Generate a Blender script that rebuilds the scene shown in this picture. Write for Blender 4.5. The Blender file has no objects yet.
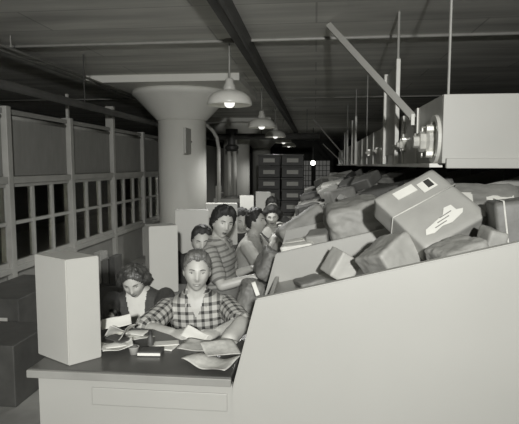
import bpy, bmesh, math, random
import numpy as np
from mathutils import Vector, Matrix, Euler, noise
R = math.radians
random.seed(7)
col = bpy.context.scene.collection

# ------------------------------------------------------------------ camera maths
F = 510.0
CAM = np.array([0, 0, 1.6])
PIT = math.atan(47 / F); YAW = math.atan(55.5 / F * math.cos(PIT))
cf = np.array([-math.sin(YAW) * math.cos(PIT), math.cos(YAW) * math.cos(PIT), -math.sin(PIT)])
cr = np.array([math.cos(YAW), math.sin(YAW), 0]); cu = np.cross(cr, cf)
def ray(x, y): return cf * F + cr * (x - 259.5) - cu * (y - 212)
def PY(x, y, Y): d = ray(x, y); return Vector(CAM + d * Y / d[1])
def PZ(x, y, Z): d = ray(x, y); return Vector(CAM + d * (Z - 1.6) / d[2])
def PX(x, y, X): d = ray(x, y); return Vector(CAM + d * X / d[0])

# ------------------------------------------------------------------ materials
TINT = (1.0, 0.995, 0.925)
def new_mat(name):
    m = bpy.data.materials.new(name); m.use_nodes = True
    nt = m.node_tree; b = nt.nodes['Principled BSDF']
    return m, nt, b
def g3(g): return (g * TINT[0], g * TINT[1], g * TINT[2], 1)
def mat(name, g, rough=.6, var=.12, scale=6.0, bump=0.0, bscale=40.0, metal=0.0, stretch=(1, 1, 1), emit=0):
    m, nt, b = new_mat(name)
    tc = nt.nodes.new('ShaderNodeTexCoord'); mp = nt.nodes.new('ShaderNodeMapping')
    mp.inputs['Scale'].default_value = stretch
    nt.links.new(tc.outputs['Object'], mp.inputs['Vector'])
    n = nt.nodes.new('ShaderNodeTexNoise'); n.inputs['Scale'].default_value = scale; n.inputs['Detail'].default_value = 6
    nt.links.new(mp.outputs[0], n.inputs['Vector'])
    rp = nt.nodes.new('ShaderNodeValToRGB')
    rp.color_ramp.elements[0].position = .3; rp.color_ramp.elements[1].position = .7
    rp.color_ramp.elements[0].color = g3(g * (1 - var)); rp.color_ramp.elements[1].color = g3(g * (1 + var))
    nt.links.new(n.outputs['Fac'], rp.inputs[0]); nt.links.new(rp.outputs[0], b.inputs['Base Color'])
    b.inputs['Roughness'].default_value = rough; b.inputs['Metallic'].default_value = metal
    if bump:
        n2 = nt.nodes.new('ShaderNodeTexNoise'); n2.inputs['Scale'].default_value = bscale; n2.inputs['Detail'].default_value = 4
        nt.links.new(mp.outputs[0], n2.inputs['Vector'])
        bp = nt.nodes.new('ShaderNodeBump'); bp.inputs['Strength'].default_value = bump; bp.inputs['Distance'].default_value = .01
        nt.links.new(n2.outputs['Fac'], bp.inputs['Height']); nt.links.new(bp.outputs[0], b.inputs['Normal'])
    if emit:
        b.inputs['Emission Color'].default_value = g3(1); b.inputs['Emission Strength'].default_value = emit
    return m
def check_mat(name, light, dark, per, duty, mode='plaid', rough=.8):
    """woven pattern driven by the cloth's own surface coordinates (attribute 'weave')"""
    m, nt, b = new_mat(name)
    at = nt.nodes.new('ShaderNodeAttribute'); at.attribute_name = 'weave'
    sp = nt.nodes.new('ShaderNodeSeparateXYZ'); nt.links.new(at.outputs['Vector'], sp.inputs[0])
    def M(op, a, bb=None):
        n = nt.nodes.new('ShaderNodeMath'); n.operation = op
        for i, v in enumerate((a, bb)):
            if v is None: continue
            if isinstance(v, (int, float)): n.inputs[i].default_value = v
            else: nt.links.new(v, n.inputs[i])
        return n.outputs[0]
    def stripe(o, p, d):
        return M('LESS_THAN', M('FRACT', M('ADD', M('DIVIDE', o, p), 50.0)), d)
    su = stripe(sp.outputs[0], per, duty); sv = stripe(sp.outputs[1], per, duty)
    if mode == 'plaid': fac = M('MULTIPLY', M('ADD', su, sv), .5)
    else: fac = stripe(sp.outputs[1], per, duty)
    if mode == 'plaid': fac = M('POWER', fac, .75)
    mx = nt.nodes.new('ShaderNodeMix'); mx.data_type = 'RGBA'
    mx.inputs[6].default_value = g3(light); mx.inputs[7].default_value = g3(dark)
    nt.links.new(fac, mx.inputs[0]); nt.links.new(mx.outputs[2], b.inputs['Base Color'])
    b.inputs['Roughness'].default_value = rough
    return m
def glass_mat(name):
    m, nt, b = new_mat(name)
    b.inputs['Base Color'].default_value = g3(.9); b.inputs['Roughness'].default_value = .12
    b.inputs['Transmission Weight'].default_value = 1.0; b.inputs['IOR'].default_value = 1.1
    return m
def ceiling_mat():
    m, nt, b = new_mat('board marked concrete')
    tc = nt.nodes.new('ShaderNodeTexCoord')
    n = nt.nodes.new('ShaderNodeTexNoise'); n.inputs['Scale'].default_value = 1.6; n.inputs['Detail'].default_value = 8
    mp = nt.nodes.new('ShaderNodeMapping'); mp.inputs['Scale'].default_value = (.35, 2.2, 1)
    nt.links.new(tc.outputs['Object'], mp.inputs[0]); nt.links.new(mp.outputs[0], n.inputs['Vector'])
    w = nt.nodes.new('ShaderNodeTexBrick'); w.offset = .4
    w.inputs['Scale'].default_value = 1; w.inputs['Brick Width'].default_value = 2.6; w.inputs['Row Height'].default_value = .62
    w.inputs['Mortar Size'].default_value = .012; w.inputs['Mortar Smooth'].default_value = .6
    w.inputs['Color1'].default_value = g3(.74); w.inputs['Color2'].default_value = g3(.66); w.inputs['Mortar'].default_value = g3(.5)
    nt.links.new(tc.outputs['Object'], w.inputs['Vector'])
    mx = nt.nodes.new('ShaderNodeMix'); mx.data_type = 'RGBA'; mx.blend_type = 'MULTIPLY'; mx.inputs[0].default_value = .75
    rp = nt.nodes.new('ShaderNodeValToRGB'); rp.color_ramp.elements[0].position = .3; rp.color_ramp.elements[1].position = .75
    rp.color_ramp.elements[0].color = (.5, .5, .5, 1); rp.color_ramp.elements[1].color = (1.2, 1.2, 1.2, 1)
    nt.links.new(n.outputs['Fac'], rp.inputs[0])
    nt.links.new(w.outputs['Color'], mx.inputs[6]); nt.links.new(rp.outputs[0], mx.inputs[7]); nt.links.new(mx.outputs[2], b.inputs['Base Color'])
    b.inputs['Roughness'].default_value = .85
    return m
M = {}
M['ceiling'] = ceiling_mat()
M['floor'] = mat('worn dark floor', .26, .6, .3, 3)
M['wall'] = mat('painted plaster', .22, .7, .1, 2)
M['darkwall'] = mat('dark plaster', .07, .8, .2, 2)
M['partition'] = mat('partition paint', .25, .5, .1, 3)
M['frame'] = mat('window frame paint', .36, .45, .1, 5)
M['blind'] = mat('roller blind cloth', .23, .75, .07, 14, stretch=(1, 1, .3))
M['glass'] = glass_mat('window glass')
M['column'] = mat('white column paint', .74, .55, .04, 2, .06, 30)
M['white'] = mat('white enamel paint', .43, .45, .035, 3, .03, 60)
M['panelwhite'] = mat('cream panel paint', .36, .4, .04, 1.4, .03, 50)
M['apron'] = mat('desk apron paint', .37, .45, .05, 2)
M['desktop'] = mat('dark linoleum desktop', .085, .3, .2, 5)
M['deskedge'] = mat('desk edging', .26, .4, .1, 5)
M['pipe'] = mat('dark pipe paint', .06, .5, .2, 4)
M['conduit'] = mat('conduit galvanised', .32, .45, .1, 9)
M['enamel'] = mat('lamp shade enamel', .72, .3, .03, 6)
M['lampneck'] = mat('lamp neck metal', .55, .4, .05, 8)
M['bulb'] = mat('glowing bulb', .9, .4, 0, 2, emit=1.1)
M['farbulb'] = mat('far glowing bulb', .9, .4, 0, 2, emit=8)
M['farwindow'] = mat('far lit window pane', .3, .4, .5, 3, emit=.05)
M['steel'] = mat('conveyor sheet steel', .46, .38, .15, 4, .05, 20, 0)
M['steelpale'] = mat('pale painted sheet', .40, .4, .04, 2)
M['bright'] = mat('bright machined metal', .70, .3, .08, 9, 0, 40, .3)
M['channel'] = mat('steel channel', .62, .42, .12, 6)
M['crate'] = mat('dark fibre crate', .06, .55, .15, 7)
M['card'] = mat('pale card', .50, .7, .06, 8)
M['chair'] = mat('stool wood', .08, .5, .2, 8)
M['slide'] = mat('worn chute slide', .28, .35, .2, 4)
M['sign'] = mat('pale sign board', .50, .5, .05, 3)
# paper tones
M['kraft_light'] = mat('pale kraft paper', .275, .62, .12, 9, .6, 16)
M['kraft_mid'] = mat('kraft paper', .19, .58, .16, 9, .6, 15)
M['kraft_dark'] = mat('dark kraft paper', .11, .58, .18, 9, .5, 15)
M['carton_dark'] = mat('dark carton', .07, .6, .2, 8, .1, 30)
M['kraft_tied'] = mat('smooth tan wrapping paper', .31, .6, .08, 9, .25, 14)
M['kraft_pale'] = mat('very pale wrapping paper', .46, .65, .10, 9, .25, 26)
M['newsprint'] = mat('newsprint', .48, .8, .18, 38, .1, 30)
M['paper'] = mat('white writing paper', .66, .7, .05, 8, .08, 30)
M['label'] = mat('white gummed label', .66, .6, .05, 10)
M['twine'] = mat('pale twine', .50, .8, .1, 40)
M['ink'] = mat('black stamp ink', .03, .6, .2, 20)
M['inkgrey'] = mat('grey handwriting ink', .18, .6, .2, 20)
# people
M['skin'] = mat('skin', .50, .48, .04, 20)
M['skin_tan'] = mat('tanned skin', .42, .48, .05, 20)
M['lips'] = mat('lips', .25, .4, .05, 20)
M['lips_red'] = mat('painted lips', .08, .35, .05, 20)
M['eye'] = mat('eye white', .42, .25, .02, 20)
M['iris'] = mat('dark iris', .02, .2, .02, 20)
M['hair_dark'] = mat('dark brown hair', .022, .62, .4, 30, .6, 90, stretch=(1, 1, .25))
M['hair_brown'] = mat('brown hair', .075, .35, .5, 26, .8, 70, stretch=(1, 1, .3))
M['hair_fair'] = mat('fair brown hair', .13, .35, .4, 30, .7, 80, stretch=(1, .3, 1))
M['plaid'] = check_mat('checked shirt cloth', .50, .035, .044, .40)
M['stripe'] = check_mat('striped blouse cloth', .33, .17, .040, .35, 'stripe')
M['cardigan'] = mat('dark cardigan knit', .062, .85, .12, 60, .25, 160)
M['blouse'] = mat('white blouse cloth', .62, .75, .05, 20, .1, 40)
M['paleshirt'] = mat('pale shirt cloth', .34, .8, .06, 14, .15, 30)
M['darkcloth'] = mat('dark jacket cloth', .03, .85, .2, 20, .1, 60)
M['trouser'] = mat('dark trousers', .05, .85, .15, 20)
M['shoe'] = mat('black shoes', .02, .35, .1, 20)

# ------------------------------------------------------------------ object helpers
def setp(o, label=None, cat=None, group=None, kind=None):
    if label: o['label'] = label
    if cat: o['category'] = cat
    if group: o['group'] = group
    if kind: o['kind'] = kind
    return o
def empty(name, loc, label, cat, group=None, rot=(0, 0, 0)):
    o = bpy.data.objects.new(name, None); col.objects.link(o); o.location = loc; o.rotation_euler = rot
    o.empty_display_size = .1
    return setp(o, label, cat, group)
def build(name, bm, m, parent=None, smooth=False, loc=None, rot=None, mats=None):
    me = bpy.data.meshes.new(name); bm.to_mesh(me); bm.free()
    for mm in (mats or [m]): me.materials.append(mm)
    if smooth:
        for p in me.polygons: p.use_smooth = True
    o = bpy.data.objects.new(name, me); col.objects.link(o)
    if parent: o.parent = parent
    if loc is not None: o.location = loc
    if rot is not None: o.rotation_euler = rot
    return o
def struct(name, bm, m, parent=None):
    o = build(name, bm, m, parent); setp(o, kind='structure'); return o
def copy_tree(o, parent=None):
    c = o.copy(); col.objects.link(c)
    if parent: c.parent = parent
    for ch in list(o.children): copy_tree(ch, c)
    return c
def box(bm, x0, x1, y0, y1, z0, z1, bev=0.0, mtx=None, mi=0):
    vs = [bm.verts.new(v) for v in [(x0, y0, z0), (x1, y0, z0), (x1, y1, z0), (x0, y1, z0), (x0, y0, z1), (x1, y0, z1), (x1, y1, z1), (x0, y1, z1)]]
    fs = [bm.faces.new([vs[i] for i in f]) for f in [(3, 2, 1, 0), (4, 5, 6, 7), (0, 1, 5, 4), (1, 2, 6, 5), (2, 3, 7, 6), (3, 0, 4, 7)]]
    for f in fs: f.material_index = mi
    if bev:
        es = list({e for f in fs for e in f.edges})
        r = bmesh.ops.bevel(bm, geom=es, offset=bev, segments=2, affect='EDGES', profile=.5)
        vs = list({v for f in r['faces'] for v in f.verts} | {v for v in vs if v.is_valid})
    if mtx is not None: bmesh.ops.transform(bm, matrix=mtx, verts=vs)
    return vs
def B(*a, **k): bm = bmesh.new(); box(bm, *a, **k); return bm
def prism(bm, pts, y0, y1, bev=0):
    """polygon given in (x,z), extruded along y"""
    a = [bm.verts.new((x, y0, z)) for x, z in pts]; b = [bm.verts.new((x, y1, z)) for x, z in pts]
    n = len(pts); fs = [bm.faces.new(a), bm.faces.new(b[::-1])]
    for i in range(n): fs.append(bm.faces.new([a[i], b[i], b[(i + 1) % n], a[(i + 1) % n]]))
    bmesh.ops.recalc_face_normals(bm, faces=fs)
    if bev: bmesh.ops.bevel(bm, geom=list({e for f in fs for e in f.edges}), offset=bev, segments=2, affect='EDGES')
def tube(bm, pts, rad, n=10, cap=True, mi=0):
    pts = [Vector(p) for p in pts]
    if isinstance(rad, (int, float)): rad = [rad] * len(pts)
    rings = []; prev = None
    for i, p in enumerate(pts):
        t = (pts[min(i + 1, len(pts) - 1)] - pts[max(i - 1, 0)]).normalized()
        ref = prev if prev is not None else (Vector((0, 0, 1)) if abs(t.z) < .9 else Vector((1, 0, 0)))
        u = (ref - t * ref.dot(t)).normalized(); v = t.cross(u); prev = u
        rings.append([bm.verts.new(p + (u * math.cos(2 * math.pi * k / n) + v * math.sin(2 * math.pi * k / n)) * rad[i]) for k in range(n)])
    fs = []
    for a, b in zip(rings, rings[1:]):
        for k in range(n): fs.append(bm.faces.new([a[k], a[(k + 1) % n], b[(k + 1) % n], b[k]]))
    if cap: fs.append(bm.faces.new(rings[0][::-1])); fs.append(bm.faces.new(rings[-1]))
    for f in fs: f.material_index = mi
    return fs
def T(pts, rad, n=10): bm = bmesh.new(); tube(bm, pts, rad, n); return bm
def lathe(bm, prof, n=32, c=(0, 0, 0), mtx=None):
    """profile of (r,z)"""
    rings = []
    for r_, z in prof:
        if r_ < 1e-5: rings.append([bm.verts.new((c[0], c[1], c[2] + z))])
        else: rings.append([bm.verts.new((c[0] + r_ * math.cos(2 * math.pi * k / n), c[1] + r_ * math.sin(2 * math.pi * k / n), c[2] + z)) for k in range(n)])
    fs = []
    for a, b in zip(rings, rings[1:]):
        if len(a) == 1 and len(b) == 1: continue
        for k in range(n):
            k2 = (k + 1) % n
            if len(a) == 1: fs.append(bm.faces.new([a[0], b[k2], b[k]]))
            elif len(b) == 1: fs.append(bm.faces.new([a[k], a[k2], b[0]]))
            else: fs.append(bm.faces.new([a[k], a[k2], b[k2], b[k]]))
    vs = [v for r_ in rings for v in r_]
    if mtx is not None: bmesh.ops.transform(bm, matrix=mtx, verts=vs)
    return fs
def L(prof, n=32, c=(0, 0, 0), mtx=None): bm = bmesh.new(); lathe(bm, prof, n, c, mtx); bmesh.ops.recalc_face_normals(bm, faces=bm.faces); return bm
def ellipsoid(bm, c, r, seg=16, rings=10, mtx=None, mi=0):
    m = Matrix.Translation(Vector(c)) @ (mtx or Matrix.Identity(4)) @ Matrix.Diagonal((r[0], r[1], r[2], 1))
    q = bmesh.ops.create_uvsphere(bm, u_segments=seg, v_segments=rings, radius=1, matrix=m)
    for v in q['verts']:
        for f in v.link_faces: f.material_index = mi

# ------------------------------------------------------------------ the room
CEIL = 2.93; XL = -3.0
struct('floor', B(-7.1, 6.1, -4.1, 30.1, -.1, 0), M['floor'])
struct('ceiling', B(-7.1, 6.1, -4.1, 30.1, CEIL, CEIL + .2), M['ceiling'])
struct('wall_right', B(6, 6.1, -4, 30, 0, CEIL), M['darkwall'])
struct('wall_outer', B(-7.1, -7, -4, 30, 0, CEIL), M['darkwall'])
struct('wall_rear', B(-7, 6, -4.1, -4, 0, CEIL), M['wall'])
# far wall with two openings for the lit windows
FW = 28.0
bm = bmesh.new()
w1 = [PY(303, 170, FW).x, PY(311.5, 170, FW).x]; w2 = [PY(315.5, 170, FW).x, PY(330, 170, FW).x]
wz0, wz1 = .2, PY(315, 160.5, FW).z
for x0, x1 in ((-7, w1[0]), (w1[1], w2[0]), (w2[1], 6)): box(bm, x0, x1, FW, FW + .1, 0, CEIL)
for x0, x1 in (w1, w2): box(bm, x0, x1, FW, FW + .1, 0, wz0); box(bm, x0, x1, FW, FW + .1, wz1, CEIL)
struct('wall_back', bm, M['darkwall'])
wn = 1
for (x0, x1), nx in ((w1, 3), (w2, 4)):
    fr = bmesh.new()
    for i in range(nx + 1):
        x = x0 + (x1 - x0) * i / nx; box(fr, x - .015, x + .015, FW + .02, FW + .06, wz0, wz1)
    for i in range(7):
        z = wz0 + (wz1 - wz0) * i / 6; box(fr, x0, x1, FW + .025, FW + .055, z - .015, z + .015)
    o = struct('window_%d' % wn, fr, M['pipe'])
    build('pane', B(x0, x1, FW + .06, FW + .07, wz0, wz1), M['farwindow'], o); wn += 1

# left partition: lower panel, cap, posts, bays with windows and blinds
posts = [2.13, 3.43, 4.73, 6.03, 7.36, 8.70, 10.03, 11.36, 12.70]
zs, zb, zc = .585, 1.415, 2.15
bm = bmesh.new(); box(bm, XL - .10, XL - .02, 2.0, 28, 0, zs - .06); box(bm, XL - .10, XL - .02, 12.75, 28, zs - .06, zc)
struct('wall_left', bm, M['partition'])
tn = 1
def trim(bm, m=M['frame']):
    global tn
    o = struct('trim_%d' % tn, bm, m); tn += 1; return o
trim(B(XL - .12, XL + .03, 2.0, 12.75, zs - .06, zs, .006))                # sill
trim(B(XL - .10, XL - .004, 2.0, 12.75, zc - .05, zc, .004), M['partition'])  # cap
for i, y in enumerate(posts):
    top = zc + .02
    trim(B(XL - .08, XL + .035, y - .04, y + .04, 0.0, 2.46 if y in (7.36, ) else top, .004))
    if y == 6.03: build_post_rod = trim(B(XL - .03, XL + .0, y - .015, y + .015, top, 2.46))
bn = 0
ordn = ['nearest the camera', 'second along the partition', 'third along the partition', 'fourth along the partition', 'fifth along the partition', 'sixth along the partition', 'seventh along the partition', 'farthest along the partition']
for y0, y1 in zip(posts, posts[1:]):
    a, b = y0 + .04, y1 - .04
    fr = bmesh.new()
    box(fr, XL - .06, XL + .0, a, b, zs, zs + .05); box(fr, XL - .06, XL + .0, a, b, zb - .035, zb)
    box(fr, XL - .05, XL - .005, a, b, 1.0, 1.035)
    for k in (1, 2): y = a + (b - a) * k / 3; box(fr, XL - .055, XL - .002, y - .022, y + .022, zs, zb)
    o = struct('window_%d' % wn, fr, M['frame']); wn += 1
    build('pane', B(XL - .034, XL - .028, a, b, zs + .05, zb - .035), M['glass'], o)
    rl = struct('trim_%d' % tn, B(XL - .07, XL + .03, a, b, zb, zb + .07, .006), M['frame']); tn += 1
    bl = empty('roller_blind', (XL - .02, (a + b) / 2, zb + .075), 'drawn grey roller blind above the window bay ' + ordn[bn], 'blind', 'roller blinds on the partition')
    h = (b - a) / 2
    build('blind_cloth', B(-.012, -.002, -h + .01, h - .01, .02, zc - .05 - zb - .075 - .03), M['blind'], bl)
    build('bottom_bar', B(-.016, .004, -h + .01, h - .01, 0, .022, .003), M['blind'], bl)
    z = zc - .05 - zb - .075 - .03
    build('roller', T([(-.012, -h + .01, z), (-.012, h - .01, z)], .024, 10), M['blind'], bl, True)
    bn += 1

# ------------------------------------------------------------------ columns
def column(x, y, r, rc, dp, label, zdp=2.82):
    e = empty('mushroom_column', (x, y, 0), label, 'column', 'round concrete columns')
    build('shaft', L([(0, 0), (r, 0), (r, 2.34), (0, 2.34)], 56), M['column'], e, False)
    for p in e.children[0].data.polygons: p.use_smooth = abs(p.normal.z) < .5
    o = build('capital', L([(0, 2.34), (r, 2.34), (r + .03, 2.37), (rc - .05, 2.72), (rc, 2.76), (rc, zdp), (0, zdp)], 56), M['column'], e)
    for p in o.data.polygons: p.use_smooth = abs(p.normal.z) < .98
    build('drop_panel', B(-dp, dp, -dp, dp, zdp, CEIL, .01), M['column'], e)
    return e
colx = (181 - 315) / 510 * 8.6
C1 = column(colx, 8.6, .405, .82, 1.16, 'large white round column with flared capital, nearest the camera')
column(-2.40, 15.6, .40, .82, 1.16, 'second white round column, behind the twin pipes')
column(-2.36, 22.6, .40, .82, 1.16, 'third round column, half hidden behind the second column')
# sign standing off the column
s = empty('column_sign', (-2.02, 8.27, 1.78), 'small pale sign board standing off the nearest white column', 'sign')
build('board', B(-.02, .02, -.44, -.10, 0, .40, .003), M['sign'], s)
build('bracket', T([(0, -.10, .2), (0, .02, .2)], .012, 8), M['pipe'], s)
# ------------------------------------------------------------------ pipes and conduits under the ceiling
def pipe_thing(name, pts, rad, m, label, cat='pipe', n=12, drops=()):
    e = empty(name, pts[0], label, cat); o = Vector(pts[0])
    build('run', T([Vector(p) - o for p in pts], rad, n), m, e, True)
    for d in drops:
        d = Vector(d) - o; build('hanger', T([d, (d.x, d.y, CEIL - o.z)], .008, 6), m, e)
    return e
pz = PX(19, 88.7, -2.8).z
pipe_thing('ceiling_pipe', [(-2.8, -3.9, pz), (-2.8, 20.8, pz)], .045, M['pipe'], 'dark pipe running along above the window partition', drops=[(-2.8, y, pz) for y in (3.5, 6.05, 9, 12)])
pb = PY(236, 22, 4.46)
e = empty('ceiling_beam', (-.74, -3.9, CEIL), 'dark beam running along under the ceiling above the lamps', 'beam')
build('web', B(-.06, .06, 0, 24.7, -.13, 0), M['pipe'], e); build('rail', T([(.05, 0, -.15), (.05, 24.7, -.15)], .022, 8), M['pipe'], e, True)
def conduit(Y, x0, x1, m, label, rad=.014, z=CEIL - .016, extra=None):
    pts = [(x0, Y, z), (x1, Y, z)]
    e = empty('ceiling_conduit', pts[0], label, 'conduit')
    build('run', T([(0, 0, 0), (x1 - x0, 0, 0)], rad, 8), m, e, True)
    if extra is not None:
        bm = bmesh.new(); lathe(bm, [(0, -.03), (.055, -.03), (.055, .016), (0, .016)], 16, (extra - x0, 0, 0)); build('junction_box', bm, m, e)
    return e
conduit(5.5, -6.5, 5.9, M['conduit'], 'thin conduit crossing the ceiling over the nearest lamp', .017, extra=-.92)
conduit(10.2, -.6, 5.9, M['conduit'], 'thin pale conduit crossing the ceiling behind the first two lamps', .012)
conduit(10.0, -6.5, -2.9, M['conduit'], 'thin conduit crossing the ceiling over the window partition', .012)
for X, lab in ((-3.27, 'outer of two parallel conduits along the ceiling above the window wall'), (-3.14, 'inner of two parallel conduits along the ceiling above the window wall')):
    e = empty('ceiling_conduit', (X, -3.9, 2.795), lab, 'conduit'); build('run', T([(0, 0, 0), (0, 13.9, 0)], .018, 8), M['conduit'], e, True)
    for y in (5.0, 9.0, 13.0): build('hanger', T([(0, y, 0), (0, y, CEIL - 2.795)], .006, 6), M['conduit'], e)
# heavy lateral pipe and twin stand pipes behind the first column
PYY = 12.4
zc1 = PY(250, 136.5, PYY).z
pipe_thing('cross_pipe', [(-3.0, PYY, zc1), (PY(320, 136, PYY).x, PYY, zc1)], .075, M['pipe'], 'dark heavy pipe crossing behind the nearest column', drops=[(-1.3, PYY, zc1), (-.2, PYY, zc1)])
sx = PY(232, 170, PYY).x
sp = empty('twin_standpipe', (sx, PYY, 0), 'pair of upright pipes with dark collar hanging from the cross pipe', 'pipe')
for dx in (-.07, .07): build('pipe', T([(dx, 0, .84), (dx, 0, zc1 - .07)], .053, 12), M['channel'], sp, True)
build('collar', L([(0, 0), (.11, 0), (.165, .06), (.165, .12), (.11, .17), (.11, .44), (.15, .44), (.15, .54), (0, .54)], 20, (0, 0, zc1 - .36)), M['pipe'], sp)
build('base_flange', L([(0, 0), (.19, 0), (.19, .05), (.08, .06), (0, .06)], 20, (0, 0, .79)), M['conduit'], sp)
bt = empty('machine_stand', (sx + .02, PYY, 0), 'pale pedestal under the twin upright pipes', 'stand')
build('body', B(-.38, .38, -.2, .3, 0, .69, .01), M['wall'], bt); build('top_plate', B(-.44, .44, -.24, .33, .69, .79, .01), M['channel'], bt)
bx = empty('meter_box', (sx - .33, PYY - .05, .79), 'small upright pale meter box beside the twin pipes', 'box')
build('case', B(-.065, .065, -.065, .065, 0, .30, .008), M['card'], bx); build('spout', T([(.04, -.02, .13), (.12, -.02, .13)], .014, 8), M['bright'], bx)
# curved conduit
q = [PY(203, 124, 9.0), PY(208, 126, 9.0), PY(213, 131, 9.0), PY(217, 138, 9.0), PY(218.6, 148, 9.0)]
q.append(Vector((q[-1].x, 9.0, .02)))
e = empty('bent_conduit', (q[-1].x, 9.0, 0), 'pale bent conduit coming down beside the nearest column', 'conduit')
build('run', T([v - Vector((q[-1].x, 9.0, 0)) for v in q], .033, 10), M['conduit'], e, True)
# far lamps glimpsed in the dark
def globe(x, y, Y, label, r=.09):
    p = PY(x, y, Y); e = empty('globe_lamp', (p.x, p.y, p.z), label, 'lamp')
    bm = bmesh.new(); ellipsoid(bm, (0, 0, 0), (r, r, r)); build('globe', bm, M['farbulb'], e, True)
    build('stem', T([(0, 0, r * .9), (0, 0, CEIL - p.z)], .012, 6), M['pipe'], e)
globe(216, 162, 17.5, 'small lit globe lamp seen past the nearest column', .07)
globe(313, 163, 18.5, 'lit globe lamp in front of the far windows', .085)

# ------------------------------------------------------------------ pendant lamps
LX = -.92
def lamp_proto():
    e = empty('pendant_lamp', (LX, 5.5, 2.24), '', 'lamp', 'row of white enamel pendant lamps')
    prof = [(.238, 0), (.244, .004), (.240, .035), (.224, .078), (.185, .118), (.13, .146), (.09, .156), (.06, .160), (.056, .158), (.085, .149), (.125, .138), (.179, .111), (.217, .074), (.233, .034), (.237, .004), (.238, 0)]
    build('shade', L(prof, 48), M['enamel'], e, True)
    build('neck', L([(0, .15), (.075, .152), (.064, .20), (.046, .235), (.046, .27), (.03, .285), (0, .285)], 24), M['lampneck'], e, True)
    build('stem', T([(0, 0, .28), (0, 0, CEIL - 2.24 - .02)], .011, 8), M['conduit'], e, True)
    build('bulb', L([(0, -.028), (.03, -.024), (.052, -.003), (.06, .03), (.05, .07), (.03, .11), (.02, .14), (0, .14)], 20), M['bulb'], e, True)
    return e
lamps = [lamp_proto()]
lampY = [5.5, 8.84, 11.9, 15.0, 18.0]
for y in lampY[1:]: 
    o = copy_tree(lamps[0]); o.location = (LX, y, 2.24); lamps.append(o)
for o, lab in zip(lamps, ['white enamel pendant lamp nearest the camera, over the first column', 'white enamel pendant lamp, second in the row', 'white enamel pendant lamp, third in the row over the crate stacks', 'white enamel pendant lamp, fourth in the row, mostly hidden', 'white enamel pendant lamp at the far end of the row']): o['label'] = lab
for y in lampY:
    ld = bpy.data.lights.new('lamp light', 'SPOT'); ld.energy = {5.5: 110, 8.84: 60, 11.9: 45}.get(y, 45); ld.spot_size = R(150); ld.spot_blend = .6; ld.shadow_soft_size = .06; ld.color = (1, .995, .97)
    lo = bpy.data.objects.new('lamp_light', ld); col.objects.link(lo); lo.location = (LX, y, 2.19)

# ------------------------------------------------------------------ sorting tables and white divider boxes
TZ = .77; PITCH = 1.04
def table(x0, x1, y0, y1, label, closed=False):
    e = empty('sorting_table', ((x0 + x1) / 2, (y0 + y1) / 2, 0), label, 'table', None if closed else 'sorting tables behind the first')
    hx, hy = (x1 - x0) / 2, (y1 - y0) / 2
    build('tabletop', B(-hx, hx, -hy, hy, TZ - .035, TZ, .006), M['desktop'], e)
    if closed:
        build('edge_strip', B(-hx - .004, hx, -hy - .012, -hy + .006, TZ - .036, TZ - .004, .003), M['deskedge'], e)
        ap = build('front_panel', B(-hx + .03, hx, -hy + .02, -hy + .045, .08, TZ - .036), M['apron'], e)
        m2 = bmesh.new(); box(m2, -hx + .26, hx - .02, -hy + .015, -hy + .02, TZ - .15, TZ - .075, .004); build('moulding', m2, M['apron'], ap)
        m2 = bmesh.new(); box(m2, -hx + .03, -hx + .055, -hy + .045, hy - .02, .08, TZ - .036); build('side_panel', m2, M['apron'], e)
        m2 = bmesh.new(); box(m2, -hx + .06, hx, -hy + .05, hy - .05, 0.0, .08); build('plinth', m2, M['darkwall'], e)
    else:
        build('front_rail', B(-hx + .02, hx - .02, -hy + .02, -hy + .04, TZ - .12, TZ - .035), M['apron'], e)
        for sx_ in (-1, 1):
            for sy in (-1, 1):
                build('leg', B(sx_ * (hx - .045) - .022, sx_ * (hx - .045) + .022, sy * (hy - .045) - .022, sy * (hy - .045) + .022, 0, TZ - .035), M['apron'], e)
    return e
table(-1.16, -.318, 1.91, 2.46, 'dark topped sorting table with pale closed front, nearest the camera', True)
tn_lab = ['second', 'third', 'fourth', 'fifth', 'sixth']
for k in range(1, 6): table(-1.22, -.80, 1.95 + PITCH * k + .1, 2.40 + PITCH * k, 'small %s sorting table from the front, mostly hidden behind workers' % tn_lab[k - 1])
def divider_box(pl, pf, pr, z0, H, label, extra=None):
    """upright box standing on a table; footprint corners given left, front, right"""
    a, b, c = Vector(pl), Vector(pf), Vector(pr); d = a + c - b
    e = empty('divider_box', ((a.x + c.x) / 2, (a.y + c.y) / 2, z0), label, 'box', 'tall white boxes on the table corners')
    o = e.location; bm = bmesh.new()
    lo = [bm.verts.new((p.x - o.x, p.y - o.y, 0)) for p in (b, c, d, a)]; hi = [bm.verts.new((p.x - o.x, p.y - o.y, H)) for p in (b, c, d, a)]
    fs = [bm.faces.new(lo[::-1]), bm.faces.new(hi)] + [bm.faces.new([lo[i], lo[(i + 1) % 4], hi[(i + 1) % 4], hi[i]]) for i in range(4)]
    bmesh.ops.bevel(bm, geom=list(bm.edges), offset=.004, segments=2, affect='EDGES')
    build('case', bm, M['white'], e)
    return e
divider_box(PZ(38, 354, TZ), PZ(69, 366, TZ), PZ(102, 357, TZ), TZ, .445, 'tall white box on the front left corner of the nearest table')
def dbox_at(x0, xf, x1, Y, H, label, k=1.0):
    s_ = Y / 510; X0, Xf, X1 = [PY(v, 235 - 4 * (Y - 3), Y).x for v in (x0, xf, x1)]
    return divider_box((X0, Y + .13, 0), (Xf, Y, 0), (X1, Y + .10 * k, 0), TZ, H, label)
dbox_at(138, 149, 173.5, 3.12, .44, 'tall white box on the second table, right behind the cardigan woman')
dbox_at(171.5, 175.5, 208, 4.17, .45, 'wide white box on the third table, in front of the nearest column', .3)
dbox_at(203.5, 206, 237, 5.2, .43, 'white box on the fourth table, behind the dark haired woman', .3)
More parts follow.
